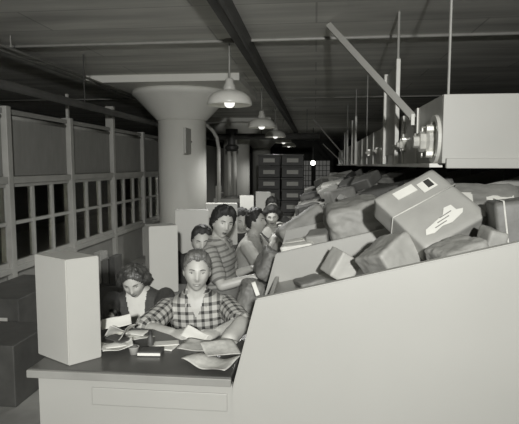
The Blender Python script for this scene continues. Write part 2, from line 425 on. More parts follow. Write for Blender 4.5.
dbox_at(238, 240, 253.5, 6.26, .45, 'narrow white box on the fifth table, below the twin pipes', .3)
dbox_at(254, 256, 270.5, 7.3, .44, 'farthest white box of the row, in front of the crate stacks', .3)

# ------------------------------------------------------------------ chutes
SL = .2475; ANG = math.atan(SL)
def ztop(x): return 1.092 + SL * (x + .213)
FD = .17
def zfl(x): return ztop(x) - FD
XE = 1.75
chn = ['first', 'second', 'third', 'fourth', 'fifth', 'sixth', 'seventh', 'eighth']
def chute(k):
    Y = 1.895 + 1.0 * (k > 0) + 1.035 * max(0, k - 1)
    xl = -.219; 
    e = empty('parcel_chute', (0, Y, 0), 'pale sloping parcel chute with side panel, %s from the camera' % chn[k], 'chute', 'sloping parcel chutes under the conveyor')
    bm = bmesh.new(); zb_ = .0
    foot = xl - .24 * (1.080 - TZ) / .36 * .36 / .36
    pts_ = [(xl, ztop(xl)), (XE, ztop(XE)), (XE, .0), (-.262, .0), (-.262, .735), (-.318 if k == 0 else -.262, .735)]
    # panel left edge leans outwards toward the table
    pts = [(xl, ztop(xl)), (XE, ztop(XE)), (XE, 0), (-.314, 0), (-.314, .70), (-.312, .735)]
    prism(bm, pts, 0, .035, .004); build('side_panel', bm, M['panelwhite'], e)
    bm = bmesh.new(); x0 = -.20
    prism(bm, [(x0, zfl(x0) - .02), (x0, zfl(x0)), (XE, zfl(XE)), (XE, zfl(XE) - .02)], .036, (PITCH - .01 if k else .995)); build('slide', bm, M['slide'], e)
    bm = bmesh.new(); prism(bm, [(x0 - .02, zfl(x0) - .03), (x0 - .02, zfl(x0) + .035), (x0, zfl(x0) + .035), (x0, zfl(x0) - .03)], .036, (PITCH - .01 if k else .995)); build('stop_lip', bm, M['panelwhite'], e)
    bm = bmesh.new(); box(bm, x0 - .01, x0 + .02, .04, .99, 0, zfl(x0) - .031); build('front_skirt', bm, M['panelwhite'], e)
    return Y
CY = [chute(k) for k in range(8)]

# ------------------------------------------------------------------ conveyor
e = empty('overhead_conveyor', (.75, 3.15, 1.55), 'long pale sheet metal overhead conveyor along the right side', 'conveyor')
CW, CH0, CH1, CLn = 1.6, .06, .465, 13.5
build('end_panel', B(0, CW, 0, .03, CH0, CH1, .004), M['steelpale'], e)
build('end_flange', B(0.02, CW, -.03, .0, .03, .09, .004), M['steelpale'], e)
build('side_sheet', B(0, .02, .03, CLn, CH0, CH1), M['steel'], e)
build('top_sheet', B(.02, CW, .03, CLn, CH1 - .02, CH1), M['steelpale'], e)
build('floor_sheet', B(.02, CW, .03, CLn, CH0, CH0 + .02), M['steel'], e)
build('bottom_angle', B(-.05, .03, .1, CLn, .035, CH0, .002), M['channel'], e)
bm = bmesh.new()
for i in range(10): pass
for y in (.75, 1.35, 1.9, 2.75, 3.6, 4.4, 5.2, 6.2, 7.4, 8.6, 10, 11.5):
    o = build('batten', B(-.012, 0, y - .02, y + .02, CH0, CH1, .002), M['channel'], e)
RY = Matrix.Rotation(R(-90), 4, 'Y')
def bearing(y, z, s):
    mt = Matrix.Translation((0, y, z)) @ RY @ Matrix.Scale(s, 4)
    o = build('bearing', L([(0, 0), (.085, 0), (.085, .03), (.06, .045), (.06, .075), (.035, .08), (.035, .11), (0, .11)], 8, mtx=mt), M['bright'], e)
    for k in range(4):
        a = R(45 + 90 * k)
        build('bolt', L([(0, 0), (.022, 0), (.022, .05), (0, .05)], 6, mtx=Matrix.Translation((0, y + math.cos(a) * .10 * s, z + math.sin(a) * .10 * s)) @ RY @ Matrix.Scale(s, 4)), M['bright'], o)
    return o
bearing(.27, .20, 1.1)
bm = bmesh.new(); lathe(bm, [(.115, 0), (.15, 0), (.15, .02), (.115, .02), (.115, 0)], 40, mtx=Matrix.Translation((0, .17, .21)) @ RY); build('guard_ring', bm, M['channel'], e)
build('shaft', T([(-.05, .42, .19), (-.05, .60, .19)], .022, 10), M['bright'], e, True)
for y, s_ in ((1.28, .62), (1.62, .45), (2.45, .5), (3.15, .45), (4.1, .5)): bearing(y, .22, s_)
build('grease_cap', L([(0, 0), (.03, 0), (.03, .05), (0, .05)], 10, mtx=Matrix.Translation((0, .62, .245)) @ RY), M['bright'], e)
# hangers: channel plate + rod up to the ceiling
def hanger(xl, xr, ytop, label, yb=160):
    Yl = PX(xl, 150, .735).y; Yr = PX(xr, 150, .735).y
    top = PX(xr, ytop, .735).z
    h = empty('conveyor_hanger', (.735, Yr, 1.60), label, 'hanger', 'steel hangers holding the conveyor')
    H = top - 1.60; d = Yl - Yr
    build('channel', B(-.035, .0, -.03, .03, 0, H, .003), M['channel'], h)
    build('channel', B(-.035, .0, d - .03, d + .03, 0, H, .003), M['channel'], h)
    build('plate', B(-.012, -.002, .03, d - .03, .1, H - .02), M['steel'], h)
    build('rod', T([(-.018, 0, H), (-.018, 0, CEIL - 1.60)], .011, 8), M['conduit'], h)
    return h
hanger(386, 398, 62, 'pale steel channel hanger on the conveyor, nearest the camera')
hanger(353, 356.5, 117, 'steel channel hanger on the conveyor, second from the camera')
hanger(345.5, 348, 130, 'steel channel hanger on the conveyor, third from the camera')
for i, (x, lab) in enumerate(((366.5, 'thin rod from the ceiling to the conveyor between the hangers'), (372.5, ''), (443, 'thin rod from the ceiling above the near conveyor end'))):
    if not lab: continue
    p = PX(x, 150, .77) if x < 440 else Vector((.80, 3.25, 0))
    h = empty('hanger_rod', (p.x, p.y, 2.014 if x > 400 else 2.014), lab, 'rod', 'thin rods from ceiling to conveyor')
    build('rod', T([(0, 0, 0), (0, 0, CEIL - 2.014)], .008, 6), M['conduit'], h)
def brace(a, b, rad, label):
    a, b = Vector(a), Vector(b); h = empty('diagonal_brace', a, label, 'brace', 'diagonal braces of the conveyor')
    d = b - a; u_ = d.normalized(); s_ = u_.cross(Vector((0, 1, 0))).normalized(); t_ = s_.cross(u_)
    m4 = Matrix((s_, t_, u_)).transposed().to_4x4()
    build('bar', B(-rad, rad, -rad * .6, rad * .6, 0, d.length - .06, mtx=m4), M['steelpale'], h)
    build('foot_plate', B(-.012, .012, -.02, .02, -.06, .02, mtx=Matrix.Translation((0, 0, 0))), M['channel'], h)
pa = PX(412.5, 117, .71); pbz = PZ(326, 22, CEIL)
brace(pa, pbz, .026, 'white diagonal brace bar from ceiling to conveyor, nearest the camera')
for (x0, y0, x1, y1), lab in (((313, 119, 342, 153), 'thin diagonal brace far down the conveyor'), ((322, 143, 338.5, 159), 'farthest short diagonal brace of the conveyor')):
    a = PX(x1, y1, .71); b = PY(x0, y0, a.y + (1.0 if y0 < 130 else .6)); b2 = a + (b - a) * ((CEIL - a.z) / (b.z - a.z)) if b.z > CEIL - .5 else b
    brace(a, b2 if b2.z <= CEIL + .01 else b, .016, lab)

# ------------------------------------------------------------------ parcels
def crumple(bm, amp, freq, seed=0):
    off = Vector((seed * 3.7, seed * 1.3, seed * 2.1))
    bm.normal_update()
    for v in bm.verts:
        n = noise.noise(v.co * freq + off) + .9 * (.5 - abs(noise.noise(v.co * freq * 1.7 + off))) + .5 * (.4 - abs(noise.noise(v.co * freq * 3.9 + off)))
        v.co += v.normal * n * amp
def boxy(w, d, h, bev=.012, amp=.004, cuts=9, seed=0, pw=None):
    """wrapped parcel: box with soft edges and dented faces, resting on z=0"""
    bm = bmesh.new()
    q = bmesh.ops.create_cube(bm, size=2)
    bmesh.ops.subdivide_edges(bm, edges=list(bm.edges), cuts=cuts, use_grid_fill=True)
    e_ = bev / min(w, d, h) * 2
    for v in bm.verts:
        c = v.co.copy()
        if pw:   # soft bundle: pillow shape
            s_ = (abs(c.x) ** pw + abs(c.y) ** pw + abs(c.z) ** pw) ** (1 / pw); c /= s_
            c *= 1.0
        else:
            hw = Vector((w / 2, d / 2, h / 2)); p_ = Vector((c.x * hw.x, c.y * hw.y, c.z * hw.z))
            inn = Vector([max(-(hw[i] - bev), min(hw[i] - bev, p_[i])) for i in range(3)])
            dd = p_ - inn
            if dd.length > 1e-6: p_ = inn + dd.normalized() * min(dd.length, bev)
            v.co = p_; continue
        v.co = Vector((c.x * w / 2, c.y * d / 2, c.z * h / 2))
    crumple(bm, amp, 2.2 / max(w, d, h) * 1.6, seed)
    for v in bm.verts: v.co.z += h / 2
    return bm
def loop_twine(bm, w, d, h, axis, off=0.0, r_=.0035, g=.004):
    W, D, H0, H1 = w / 2 + g, d / 2 + g, -g, h + g
    if axis == 'x': pts = [(-W, off, H0), (W, off, H0), (W, off, H1), (-W, off, H1), (-W, off, H0)]
    else: pts = [(off, -D, H0), (off, D, H0), (off, D, H1), (off, -D, H1), (off, -D, H0)]
    tube(bm, pts, r_, 6, cap=False)
pc = [0]
def parcel(name, cat, label, loc, rot, dims, m, form='box', twine=None, tags=(), group='parcels in the chutes', amp=None, bev=.012, cuts=12, pw=4.5):
    """loc = base centre. rot = euler or Matrix"""
    pc[0] += 1; sd = pc[0] * 1.7
    w, d, h = dims
    e = empty(name, loc, label, cat, group)
    if isinstance(rot, Matrix): e.rotation_euler = rot.to_euler()
    else: e.rotation_euler = rot
    bm = boxy(w, d, h, bev, amp if amp is not None else (.005 if form == 'box' else .014), cuts, sd, pw if form == 'soft' else None)
    body = build('wrapper' if form == 'soft' or 'kraft' in m else 'carton', bm, M[m], e, True)
    for i, ax in enumerate(twine or ()):
        b2 = bmesh.new(); loop_twine(b2, w, d, h, ax[0], ax[1] if len(ax) > 1 else 0); build('twine', b2, M['twine'], e, True)
    for (x0, x1, y0, y1, nm, mm) in tags:   # paper labels on the top face
        b2 = bmesh.new(); box(b2, x0, x1, y0, y1, h - .002, h + .0045); build(nm, b2, M[mm], e)
    return e
slope = Euler((0, -ANG, 0)).to_matrix()
def on_chute(name, cat, label, x, y, lift, rz, dims, m, tilt=(0, 0), **k):
    """parcel lying on the chute slide (or lifted onto others), turned rz and tilted"""
    mt = slope @ Euler((tilt[0], tilt[1], rz)).to_matrix()
    return parcel(name, cat, label, (x, y, zfl(x) + lift), mt, dims, m, **k)

# --- first chute
X = [Vector(v) for v in ((0.289, 2.382, 1.431), (0.561, 2.522, 1.581), (0.738, 2.318, 1.404), (0.466, 2.178, 1.254))]
ex = (X[3] - X[0]).normalized(); ey = (X[1] - X[0]).normalized(); ey = (ey - ex * ex.dot(ey)).normalized(); ez = ex.cross(ey)
ctr = sum(X, Vector()) / 4; bigm = Matrix((ex, ey, ez)).transposed()
TH = .125
parcel('tied_parcel', 'parcel', 'large square brown paper parcel tied with one string, torn white label and stamps', ctr - ez * TH, bigm, (.358, .346, TH), 'kraft_tied',
       twine=[('y', -.035), ], tags=[(-.15, -.105, .0 - .09, .02, 'small_label', 'label')], bev=.014, amp=.003, cuts=14)
big = bpy.data.objects['tied_parcel']
def poly_tag(parent, pts, z, name, m, th=.002):
    bm = bmesh.new(); a = [bm.verts.new((x, y, z)) for x, y in pts]; f = bm.faces.new(a)
    r_ = bmesh.ops.extrude_face_region(bm, geom=[f]); bmesh.ops.translate(bm, vec=(0, 0, th), verts=[v for v in r_['geom'] if isinstance(v, bmesh.types.BMVert)])
    bmesh.ops.recalc_face_normals(bm, faces=bm.faces); return build(name, bm, M[m], parent)
def big_uv(px, py):
    d = ray(px, py); d = Vector(d); t = (ctr - Vector(CAM)).dot(ez) / d.dot(ez); p = Vector(CAM) + d * t - ctr
    return (p.dot(ex), p.dot(ey))
def c8(x, y): return (350 + x / 2.828, 150 + y / 2.828)
poly_tag(big, [big_uv(*c8(x, y)) for x, y in ((187, 101), (211, 123), (248, 101), (222, 80))], TH + .004, 'postage_label', 'label')
poly_tag(big, [big_uv(*c8(x, y)) for x, y in ((205, 92), (222, 109), (238, 100), (220, 84))], TH + .006, 'dark_stamp', 'ink', .0015)
poly_tag(big, [big_uv(*c8(x, y)) for x, y in ((215, 243), (214, 228), (262, 186), (264, 166), (284, 157), (300, 170), (319, 166), (318, 178), (290, 205), (262, 216), (240, 236))], TH + .004, 'torn_address_label', 'label')
for k in range(3):
    x0, y0 = 240 + k * 6, 222 - k * 14
    poly_tag(big, [big_uv(*c8(x, y)) for x, y in ((x0, y0), (x0 + 1.5, y0 + 1.8), (x0 + 34, y0 - 19), (x0 + 32.5, y0 - 21))], TH + .006, 'address_line', 'inkgrey', .001)
parcel('crumpled_parcel', 'parcel', 'crumpled pale paper parcel wedged under the large tied parcel, left side', (.395, 2.30, zfl(.395) + .022), slope @ Euler((R(-8), R(-20), R(34))).to_matrix(), (.19, .20, .185), 'kraft_tied', amp=.005, bev=.012, cuts=24)
parcel('crumpled_parcel', 'parcel', 'crumpled brown paper parcel under the right edge of the large tied parcel', (.60, 2.09, zfl(.60) + .01), slope @ Euler((R(6), R(-6), R(20))).to_matrix(), (.18, .17, .165), 'kraft_light', amp=.007, bev=.016, cuts=24)
parcel('carton', 'parcel', 'small pale carton between the tied parcel and the dark upright box', (.672, 2.13, zfl(.672) + .01), slope @ Euler((R(8), R(26), R(6))).to_matrix(), (.075, .12, .20), 'kraft_light', amp=.002)
parcel('tied_box', 'parcel', 'dark upright box with a pale string down its face, right edge', (.825, 2.18, zfl(.825) + .01), slope @ Euler((R(-4), R(6), R(-10))).to_matrix(), (.14, .24, .27), 'kraft_dark', twine=[('y', -.035)], bev=.01, amp=.003)
parcel('address_labelled_parcel', 'parcel', 'soft brown parcel with white address label behind the large tied parcel', (.80, 2.68, zfl(.80) + .05), slope @ Euler((R(24), R(14), R(-12))).to_matrix(), (.42, .26, .27), 'kraft_mid', tags=[(-.12, -.02, -.08, .0, 'address_label', 'label'), (.04, .16, -.06, .0, 'address_label', 'label')], amp=.010, bev=.06, cuts=20)
parcel('paper_bundle', 'parcel', 'small pale bundle above the dark upright box at the right edge', (1.06, 2.68, zfl(1.06) + .004), slope @ Euler((R(4), R(-6), R(30))).to_matrix(), (.16, .24, .25), 'kraft_mid', amp=.01, bev=.04)
parcel('pale_carton', 'parcel', 'tilted pale carton near the low end of the first chute', (.10, 2.56, zfl(.10) + .035), Euler((R(4), R(30), R(24))), (.12, .14, .135), 'kraft_pale', amp=.002, bev=.006)
parcel('flat_packet', 'parcel', 'thin grey flat packet lying low in the first chute', (-.02, 2.66, zfl(-.02) + .004), slope @ Euler((0, 0, R(15))).to_matrix(), (.13, .2, .03), 'kraft_mid', amp=.004, bev=.008)
# --- second chute
Y2 = CY[1]
parcel('wrapped_parcel', 'parcel', 'large crumpled paper wrapped parcel resting on the second chute panel', (.265, Y2 + .22, ztop(.265) - .035), slope @ Euler((R(6), R(2), R(4))).to_matrix(), (.34, .32, .21), 'kraft_light', amp=.016, bev=.045, cuts=24)
parcel('small_carton', 'parcel', 'small pale carton left of the crumpled wrapped parcel', (.035, Y2 + .2, ztop(.035) - .06), slope @ Euler((R(4), R(6), R(-8))).to_matrix(), (.13, .2, .105), 'kraft_light', amp=.002)
parcel('letter_bundle', 'bundle of letters', 'bundle of pale flat letters at the low end of the second chute', (-.085, Y2 + .16, ztop(-.085) - .028), slope @ Euler((R(3), R(4), R(-10))).to_matrix(), (.19, .20, .045), 'paper', amp=.004, bev=.005, twine=[('x', 0)])
parcel('letter_bundle', 'bundle of letters', 'thin pale sheaf lying below the letter bundle on the second chute lip', (-.155, Y2 + .42, zfl(-.155) + .01), slope @ Euler((0, 0, R(20))).to_matrix(), (.16, .22, .06), 'newsprint', amp=.005, bev=.006)
parcel('filler_carton', 'parcel', 'brown carton under the wrapped parcel in the second chute', (.27, Y2 + .30, zfl(.27) + .004), slope, (.40, .40, .12), 'kraft_dark', amp=.003)
parcel('filler_carton', 'parcel', 'brown carton under the pale letters in the second chute', (-.03, Y2 + .22, zfl(-.03) + .004), slope, (.17, .3, .13), 'kraft_dark', amp=.003)
on_chute('dark_box', 'parcel', 'dark brown box under the conveyor at the upper end of the second chute', .70, Y2 + .38, .004, R(12), (.34, .34, .24), 'kraft_dark')
on_chute('wrapped_parcel', 'parcel', 'mid brown parcel behind the crumpled parcel in the second chute', .34, Y2 + .70, .004, R(-10), (.40, .42, .26), 'kraft_mid', amp=.008, bev=.02)
on_chute('wrapped_parcel', 'parcel', 'pale brown parcel at the high far corner of the second chute', .80, Y2 + .78, .004, R(5), (.36, .34, .30), 'kraft_mid', amp=.006)
# --- third chute: long parcel sticking out toward the workers
Y3 = CY[2]
a = PY(282, 238, Y3 + .22); b = PY(321, 212, Y3 + .30)
mid = (a + b) / 2; dv = (b - a).normalized(); sv = Vector((0, 1, .0)); sv = (sv - dv * sv.dot(dv)).normalized(); nv = dv.cross(sv)
parcel('long_parcel', 'parcel', 'long bulky paper parcel jutting out of the third chute toward the workers', mid - nv * .07, Matrix((dv, sv, nv)).transposed(), ((b - a).length + .02, .30, .145), 'kraft_light', amp=.014, bev=.035, cuts=24)
parcel('filler_carton', 'parcel', 'dark carton under the long parcel in the third chute', (0.02, Y3 + .3, zfl(.02) + .004), slope, (.3, .4, .10), 'kraft_dark', amp=.003)
on_chute('pale_box', 'parcel', 'pale box resting behind the long parcel', .10, Y3 + .72, .004, R(8), (.26, .30, .22), 'kraft_light', amp=.003)
on_chute('round_sack', 'sack', 'round topped pale sack beside the long parcel', .31, Y3 + .36, .004, R(10), (.24, .30, .27), 'kraft_light', form='soft', pw=3, amp=.01)
on_chute('dark_box', 'parcel', 'dark square box under the conveyor in the third chute', .62, Y3 + .34, .004, R(-18), (.32, .34, .30), 'carton_dark', amp=.002)
on_chute('flat_parcel', 'parcel', 'flat pale parcel propped steeply behind the round sack', .50, Y3 + .74, .004, R(4), (.06, .4, .34), 'kraft_light', tilt=(0, R(-38)), amp=.003, bev=.006)
on_chute('wrapped_parcel', 'parcel', 'brown parcel at the high end of the third chute', .95, Y3 + .5, .004, R(9), (.3, .5, .28), 'kraft_mid', amp=.008)
# --- fourth to seventh chutes: heaps
forms = [('pale box', 'kraft_light', 'box'), ('brown wrapped parcel', 'kraft_mid', 'box'), ('dark carton', 'carton_dark', 'box'), ('soft brown packet', 'kraft_mid', 'soft'), ('dark brown box', 'kraft_dark', 'box'), ('soft pale packet', 'kraft_light', 'soft')]
rng = random.Random(11)
for k in range(3, 8):
    Yk = CY[k]
    cells = [(-.03, .27, 'near the low end'), (.02, .72, 'at the far low corner'), (.31, .24, 'against the near panel'), (.36, .70, 'in the middle'), (.66, .30, 'below the conveyor'), (.70, .76, 'at the far high corner')]
    order = list(range(6)); rng.shuffle(order)
    for i, (x, dy, where) in enumerate(cells):
        fn, fm, ff = forms[order[i]]
        w = rng.uniform(.22, .28); d = rng.uniform(.28, .38); h = rng.uniform(.18, .26) + (.05 if x > .25 else 0)
        on_chute(fn.replace(' ', '_').replace('brown_wrapped', 'wrapped'), 'parcel', '%s %s of the %s chute' % (fn, where, chn[k]), x, Yk + dy, .004, R(rng.uniform(-14, 14)), (w, d, h), fm, form=ff, amp=.006 if ff == 'box' else .012)
    # topping parcels tilted on the heap
    for x, dy, where, li in ((.17, .5, 'tilted on top of the low heap', .265), (.52, .45, 'tilted on top of the high heap', .275), (.34, .50, 'lying across the middle of the heap', .29), (.80, .5, 'tucked under the conveyor on the heap', .26)):
        fn, fm, ff = forms[(order[0] + int(x * 10) + k) % 6]
        on_chute(fn.replace(' ', '_').replace('brown_wrapped', 'wrapped'), 'parcel', '%s %s in the %s chute' % (fn, where, chn[k]), x, Yk + dy, li, R(rng.uniform(-50, 50)), (rng.uniform(.14, .24), rng.uniform(.2, .34), rng.uniform(.05, .12)), fm, form=ff, tilt=(R(rng.uniform(-14, 14)), R(rng.uniform(-24, 18))), amp=.005)
# newspapers with bright bindings on the fifth chute
for i, lab in enumerate(('flat newspaper bundle lying on the far parcels, lower one', 'flat newspaper bundle lying on the far parcels, upper one')):
    p = PY(333, 187 - i * 4, CY[4] + .3)
    parcel('newspaper_bundle', 'bundle of newspapers', lab, (p.x, p.y + i * .02, p.z - .03), slope @ Euler((R(4), 0, R(-6))).to_matrix(), (.26, .36, .042), 'newsprint', amp=.002, bev=.006, group='newspaper bundles')

# ------------------------------------------------------------------ crate stacks
def crate():
    e = empty('storage_crate', (0, 0, 0), '', 'crate', 'stacked crates in the background')
    w, d, h = .245, .25, .262
    bm = bmesh.new(); box(bm, -w, w, -d, d, .0, h - .045, .006); build('body', bm, M['crate'], e)
    bm = bmesh.new(); box(bm, -w - .012, w + .012, -d - .012, d + .012, h - .045, h - .006, .006); build('lid', bm, M['crate'], e)
    build('label_card', B(-.13, .13, -d - .012, -d - .0, .075, .165), M['card'], e)
    return e
proto = None
topw = ['topmost', 'second from the top', 'third from the top', 'fourth from the top', 'fifth from the top', 'sixth from the top', 'seventh from the top']
for xp, side, off in ((269, 'left', 0), (292.5, 'right', .0)):
    x = PY(xp, 178, 11.6).x
    for j in range(7):
        o = proto if proto is None else copy_tree(proto)
        if proto is None: proto = crate(); o = proto
        o.location = (x, 11.85, .264 * j); o['label'] = 'dark crate with pale card, %s of the %s stack' % (topw[6 - j], side)

# ------------------------------------------------------------------ things by the window wall
def plain(name, cat, label, loc, dims, m, rz=0, bev=.006, group=None, lidm=None):
    e = empty(name, loc, label, cat, group, rot=(0, 0, rz)); w, d, h = dims
    build('case', B(-w / 2, w / 2, -d / 2, d / 2, 0, h, bev), M[m], e)
    if lidm: build('label_card', B(-w * .3, w * .3, -d / 2 - .004, -d / 2, h * .35, h * .7), M[lidm], e)
    return e
p = PY(24, 300, 4.3)
plain('wooden_crate', 'crate', 'dark wooden crate on the floor below the nearest windows', (-2.62, 4.25, 0), (.5, .9, .52), 'chair', lidm='card')
plain('wooden_crate', 'crate', 'dark wooden crate on the floor left of the front table', (-2.25, 3.3, 0), (.6, .5, .42), 'chair', bev=.008)
p = PY(107, 262, 5.4); st = (p.x, 5.4)
cab = empty('low_cabinet', (p.x + .02, 5.45, 0), 'low dark cabinet behind the cardigan woman by the window', 'cabinet')
build('carcass', B(-.2, .2, -.15, .15, 0, .30, .006), M['chair'], cab); build('door', B(-.18, .18, -.165, -.15, .03, .27, .003), M['chair'], cab)
plain('upright_folder', 'folder', 'dark upright folder standing behind the tall front box', (p.x + .10, 5.40, .30), (.07, .2, .30), 'carton_dark')
plain('upright_folder', 'folder', 'brown upright folder beside the dark folder behind the front box', (p.x + .02, 5.40, .30), (.07, .2, .27), 'kraft_dark')
plain('upright_folder', 'folder', 'pale upright folder beside the brown folder behind the front box', (p.x - .07, 5.40, .30), (.08, .2, .34), 'kraft_light')

# ------------------------------------------------------------------ papers on the first table
def sheet(name, cat, label, c, size, rz, m='paper', curl=.02, group=None, rot=(0, 0), th=.0015, seed=1, n=14):
    """a creased sheet with thickness"""
    e = bmesh.new(); w, d = size
    gr = [[None] * (n + 1) for _ in range(n + 1)]
    for i in range(n + 1):
        for j in range(n + 1):
            x, y = (i / n - .5) * w, (j / n - .5) * d
            z = curl * (noise.noise(Vector((x * 9 + seed, y * 9, seed * 2.2))) * .8 + .6) if curl else 0
            gr[i][j] = e.verts.new((x, y, max(z, 0.0) + .001))
    fs = [e.faces.new([gr[i][j], gr[i + 1][j], gr[i + 1][j + 1], gr[i][j + 1]]) for i in range(n) for j in range(n)]
    r_ = bmesh.ops.extrude_face_region(e, geom=fs); bmesh.ops.translate(e, vec=(0, 0, th), verts=[v for v in r_['geom'] if isinstance(v, bmesh.types.BMVert)])
    bmesh.ops.recalc_face_normals(e, faces=e.faces)
    o = build(name, e, M[m], None, True); o.location = c; o.rotation_euler = (rot[0], rot[1], rz)
    return setp(o, label, cat, group)
def tz(x, y, dz=0): p = PZ(x, y, TZ); p.z += dz; return p
G = 'papers on the nearest table'
sheet('newspaper', 'newspaper', 'printed newspaper sheet at the right front edge of the nearest table', tz(212, 366), (.21, .14), R(-22), 'newsprint', .035, G, seed=2)
sheet('newspaper', 'newspaper', 'folded printed page between the two larger sheets, by the chute panel', tz(220, 361, .03), (.15, .12), R(30), 'newsprint', .03, G, rot=(R(6), R(4)), seed=44)
sheet('newspaper', 'newspaper', 'creased pale paper lying on the newspaper, right of the man', tz(208, 354, .022), (.24, .13), R(-8), 'newsprint', .03, G, seed=5)
sheet('envelope', 'envelope', 'flat pale envelope on the table left of the man', tz(163, 347.5), (.12, .07), R(-10), 'paper', 0, G, th=.006)
sheet('envelope', 'envelope', 'second flat envelope crossing over the pale envelope left of the man', tz(167, 345.5, .008), (.11, .06), R(18), 'paper', 0, G, th=.004)
# crumpled letters heap under woman's hands
sheet('crumpled_letter', 'letter', 'crumpled opened letter nearest the tall white box', tz(112, 351), (.15, .10), R(10), 'paper', .04, G, seed=8)
sheet('crumpled_letter', 'letter', 'crumpled opened letter standing up in the heap before the woman', tz(122, 343, .02), (.14, .10), R(40), 'paper', .05, G, rot=(R(-25), R(10)), seed=11)
sheet('crumpled_letter', 'letter', 'long folded letter on the right of the heap before the woman', tz(136, 343, .01), (.17, .07), R(28), 'paper', .03, G, rot=(R(-12), 0), seed=14)
sheet('crumpled_letter', 'letter', 'wide creased letter at the back of the heap, under the woman\'s hands', tz(128, 339, .004), (.20, .09), R(-6), 'paper', .035, G, seed=17)
sheet('crumpled_letter', 'letter', 'torn curled letter standing in the middle of the heap before the woman', tz(127, 346, .015), (.12, .10), R(62), 'newsprint', .06, G, rot=(R(-32), R(-12)), seed=31)
sheet('crumpled_letter', 'letter', 'curled letter at the front of the heap, left of the sponge cup', tz(119, 353, .003), (.13, .07), R(24), 'paper', .05, G, rot=(R(6), R(-8)), seed=37)
ob = parcel('pocket_book', 'book', 'small black book lying in front of the letter heap', tz(151, 353.5), Euler((0, 0, R(4))), (.105, .075, .020), 'carton_dark', amp=0, bev=.003, cuts=4, group=None)
build('page_block', B(-.050, .050, -.039, -.030, .004, .016), M['paper'], ob)
tagb = sheet('dark_folder', 'folder', 'dark flat folder lying among the opened letters', tz(118, 349, .045), (.11, .06), R(-30), 'carton_dark', 0, G, th=.006)
cup = empty('sponge_cup', tz(134, 353.5), 'small pale sponge cup beside the black book', 'cup')
build('cup', L([(0, 0), (.018, 0), (.023, .030), (.025, .032), (.021, .032), (.019, .012), (0, .012)], 24), M['white'], cup, True)
build('sponge', L([(0, .012), (.0185, .012), (.0205, .028), (.012, .040), (0, .042)], 20), M['kraft_dark'], cup, True)
bt = empty('ink_bottle', tz(150.5, 346.5), 'small dark ink bottle behind the black book', 'bottle')
build('bottle', L([(0, 0), (.014, 0), (.015, .004), (.015, .04), (.007, .05), (.007, .06), (0, .06)], 18), M['carton_dark'], bt, True); build('cap', L([(0, .058), (.009, .058), (.009, .075), (0, .075)], 16), M['ink'], bt)
# long rolled parcel leaning against the chute panel
a = PY(227, 350, 2.2); b = PY(244, 321, 2.42); a.z = TZ + .037
tb = empty('rolled_package', a, 'pale rounded package leaning on the chute at the man\'s left hand', 'parcel')
bm = bmesh.new(); d = b - a
tube(bm, [d * t for t in (0, .02, .08, .2, .4, .6, .8, .92, .98, 1)], [.010, .024, .034, .037, .038, .038, .036, .032, .022, .008], 18)
bmesh.ops.subdivide_edges(bm, edges=[], cuts=1); crumple(bm, .006, 16, 3); build('wrapper', bm, M['kraft_pale'], tb, True)
# mail bag at the low end of the first chute
p = PY(249, 293, 2.93)
e = empty('mail_bag', (p.x + .03, 3.02, TZ - .22), '', 'bag'); bpy.data.objects.remove(e)
parcel('mail_bag', 'bag', 'bulging grey mail bag between the man and the second chute panel', (p.x - .005, 2.80, .765), Euler((R(4), R(16), R(14))), (.115, .15, .19), 'kraft_mid', bev=.035, amp=.012, cuts=20, group=None)
stand = empty('bag_stand', (p.x - .005, 2.80, 0), 'dark stand under the grey mail bag', 'stand')
build('top', B(-.06, .06, -.07, .07, .73, .765, .004), M['chair'], stand)
for sx_ in (-1, 1):
    for sy in (-1, 1): build('leg', B(sx_ * .05 - .014, sx_ * .05 + .014, sy * .05 - .014, sy * .05 + .014, 0, .73), M['chair'], stand)
p = PY(259, 290, 2.60)
sheet('paper_tag', 'tag', 'white paper tag sticking up beside the first chute lip', (p.x - .02, 2.62, zfl(-.18) + .02), (.022, .075), R(10), 'paper', .006, None, rot=(R(70), R(-20)), seed=3, n=6)
p = PY(262, 270, 3.42)
parcel('padded_bag', 'parcel', 'crumpled grey bag held in front of the striped blouse woman', (p.x - .015, 3.50, ztop(-.3) - .25), Euler((R(4), R(26), R(16))), (.11, .22, .20), 'kraft_mid', bev=.03, amp=.014, cuts=20, group=None)
stand2 = empty('bag_stand', (p.x - .02, 3.50, 0), 'dark stand under the crumpled grey bag', 'stand')
build('top', B(-.09, .09, -.13, .13, .755, .795, .004), M['chair'], stand2)
for sx_ in (-1, 1):
    for sy in (-1, 1): build('leg', B(sx_ * .07 - .014, sx_ * .07 + .014, sy * .1 - .014, sy * .1 + .014, 0, .755), M['chair'], stand2)

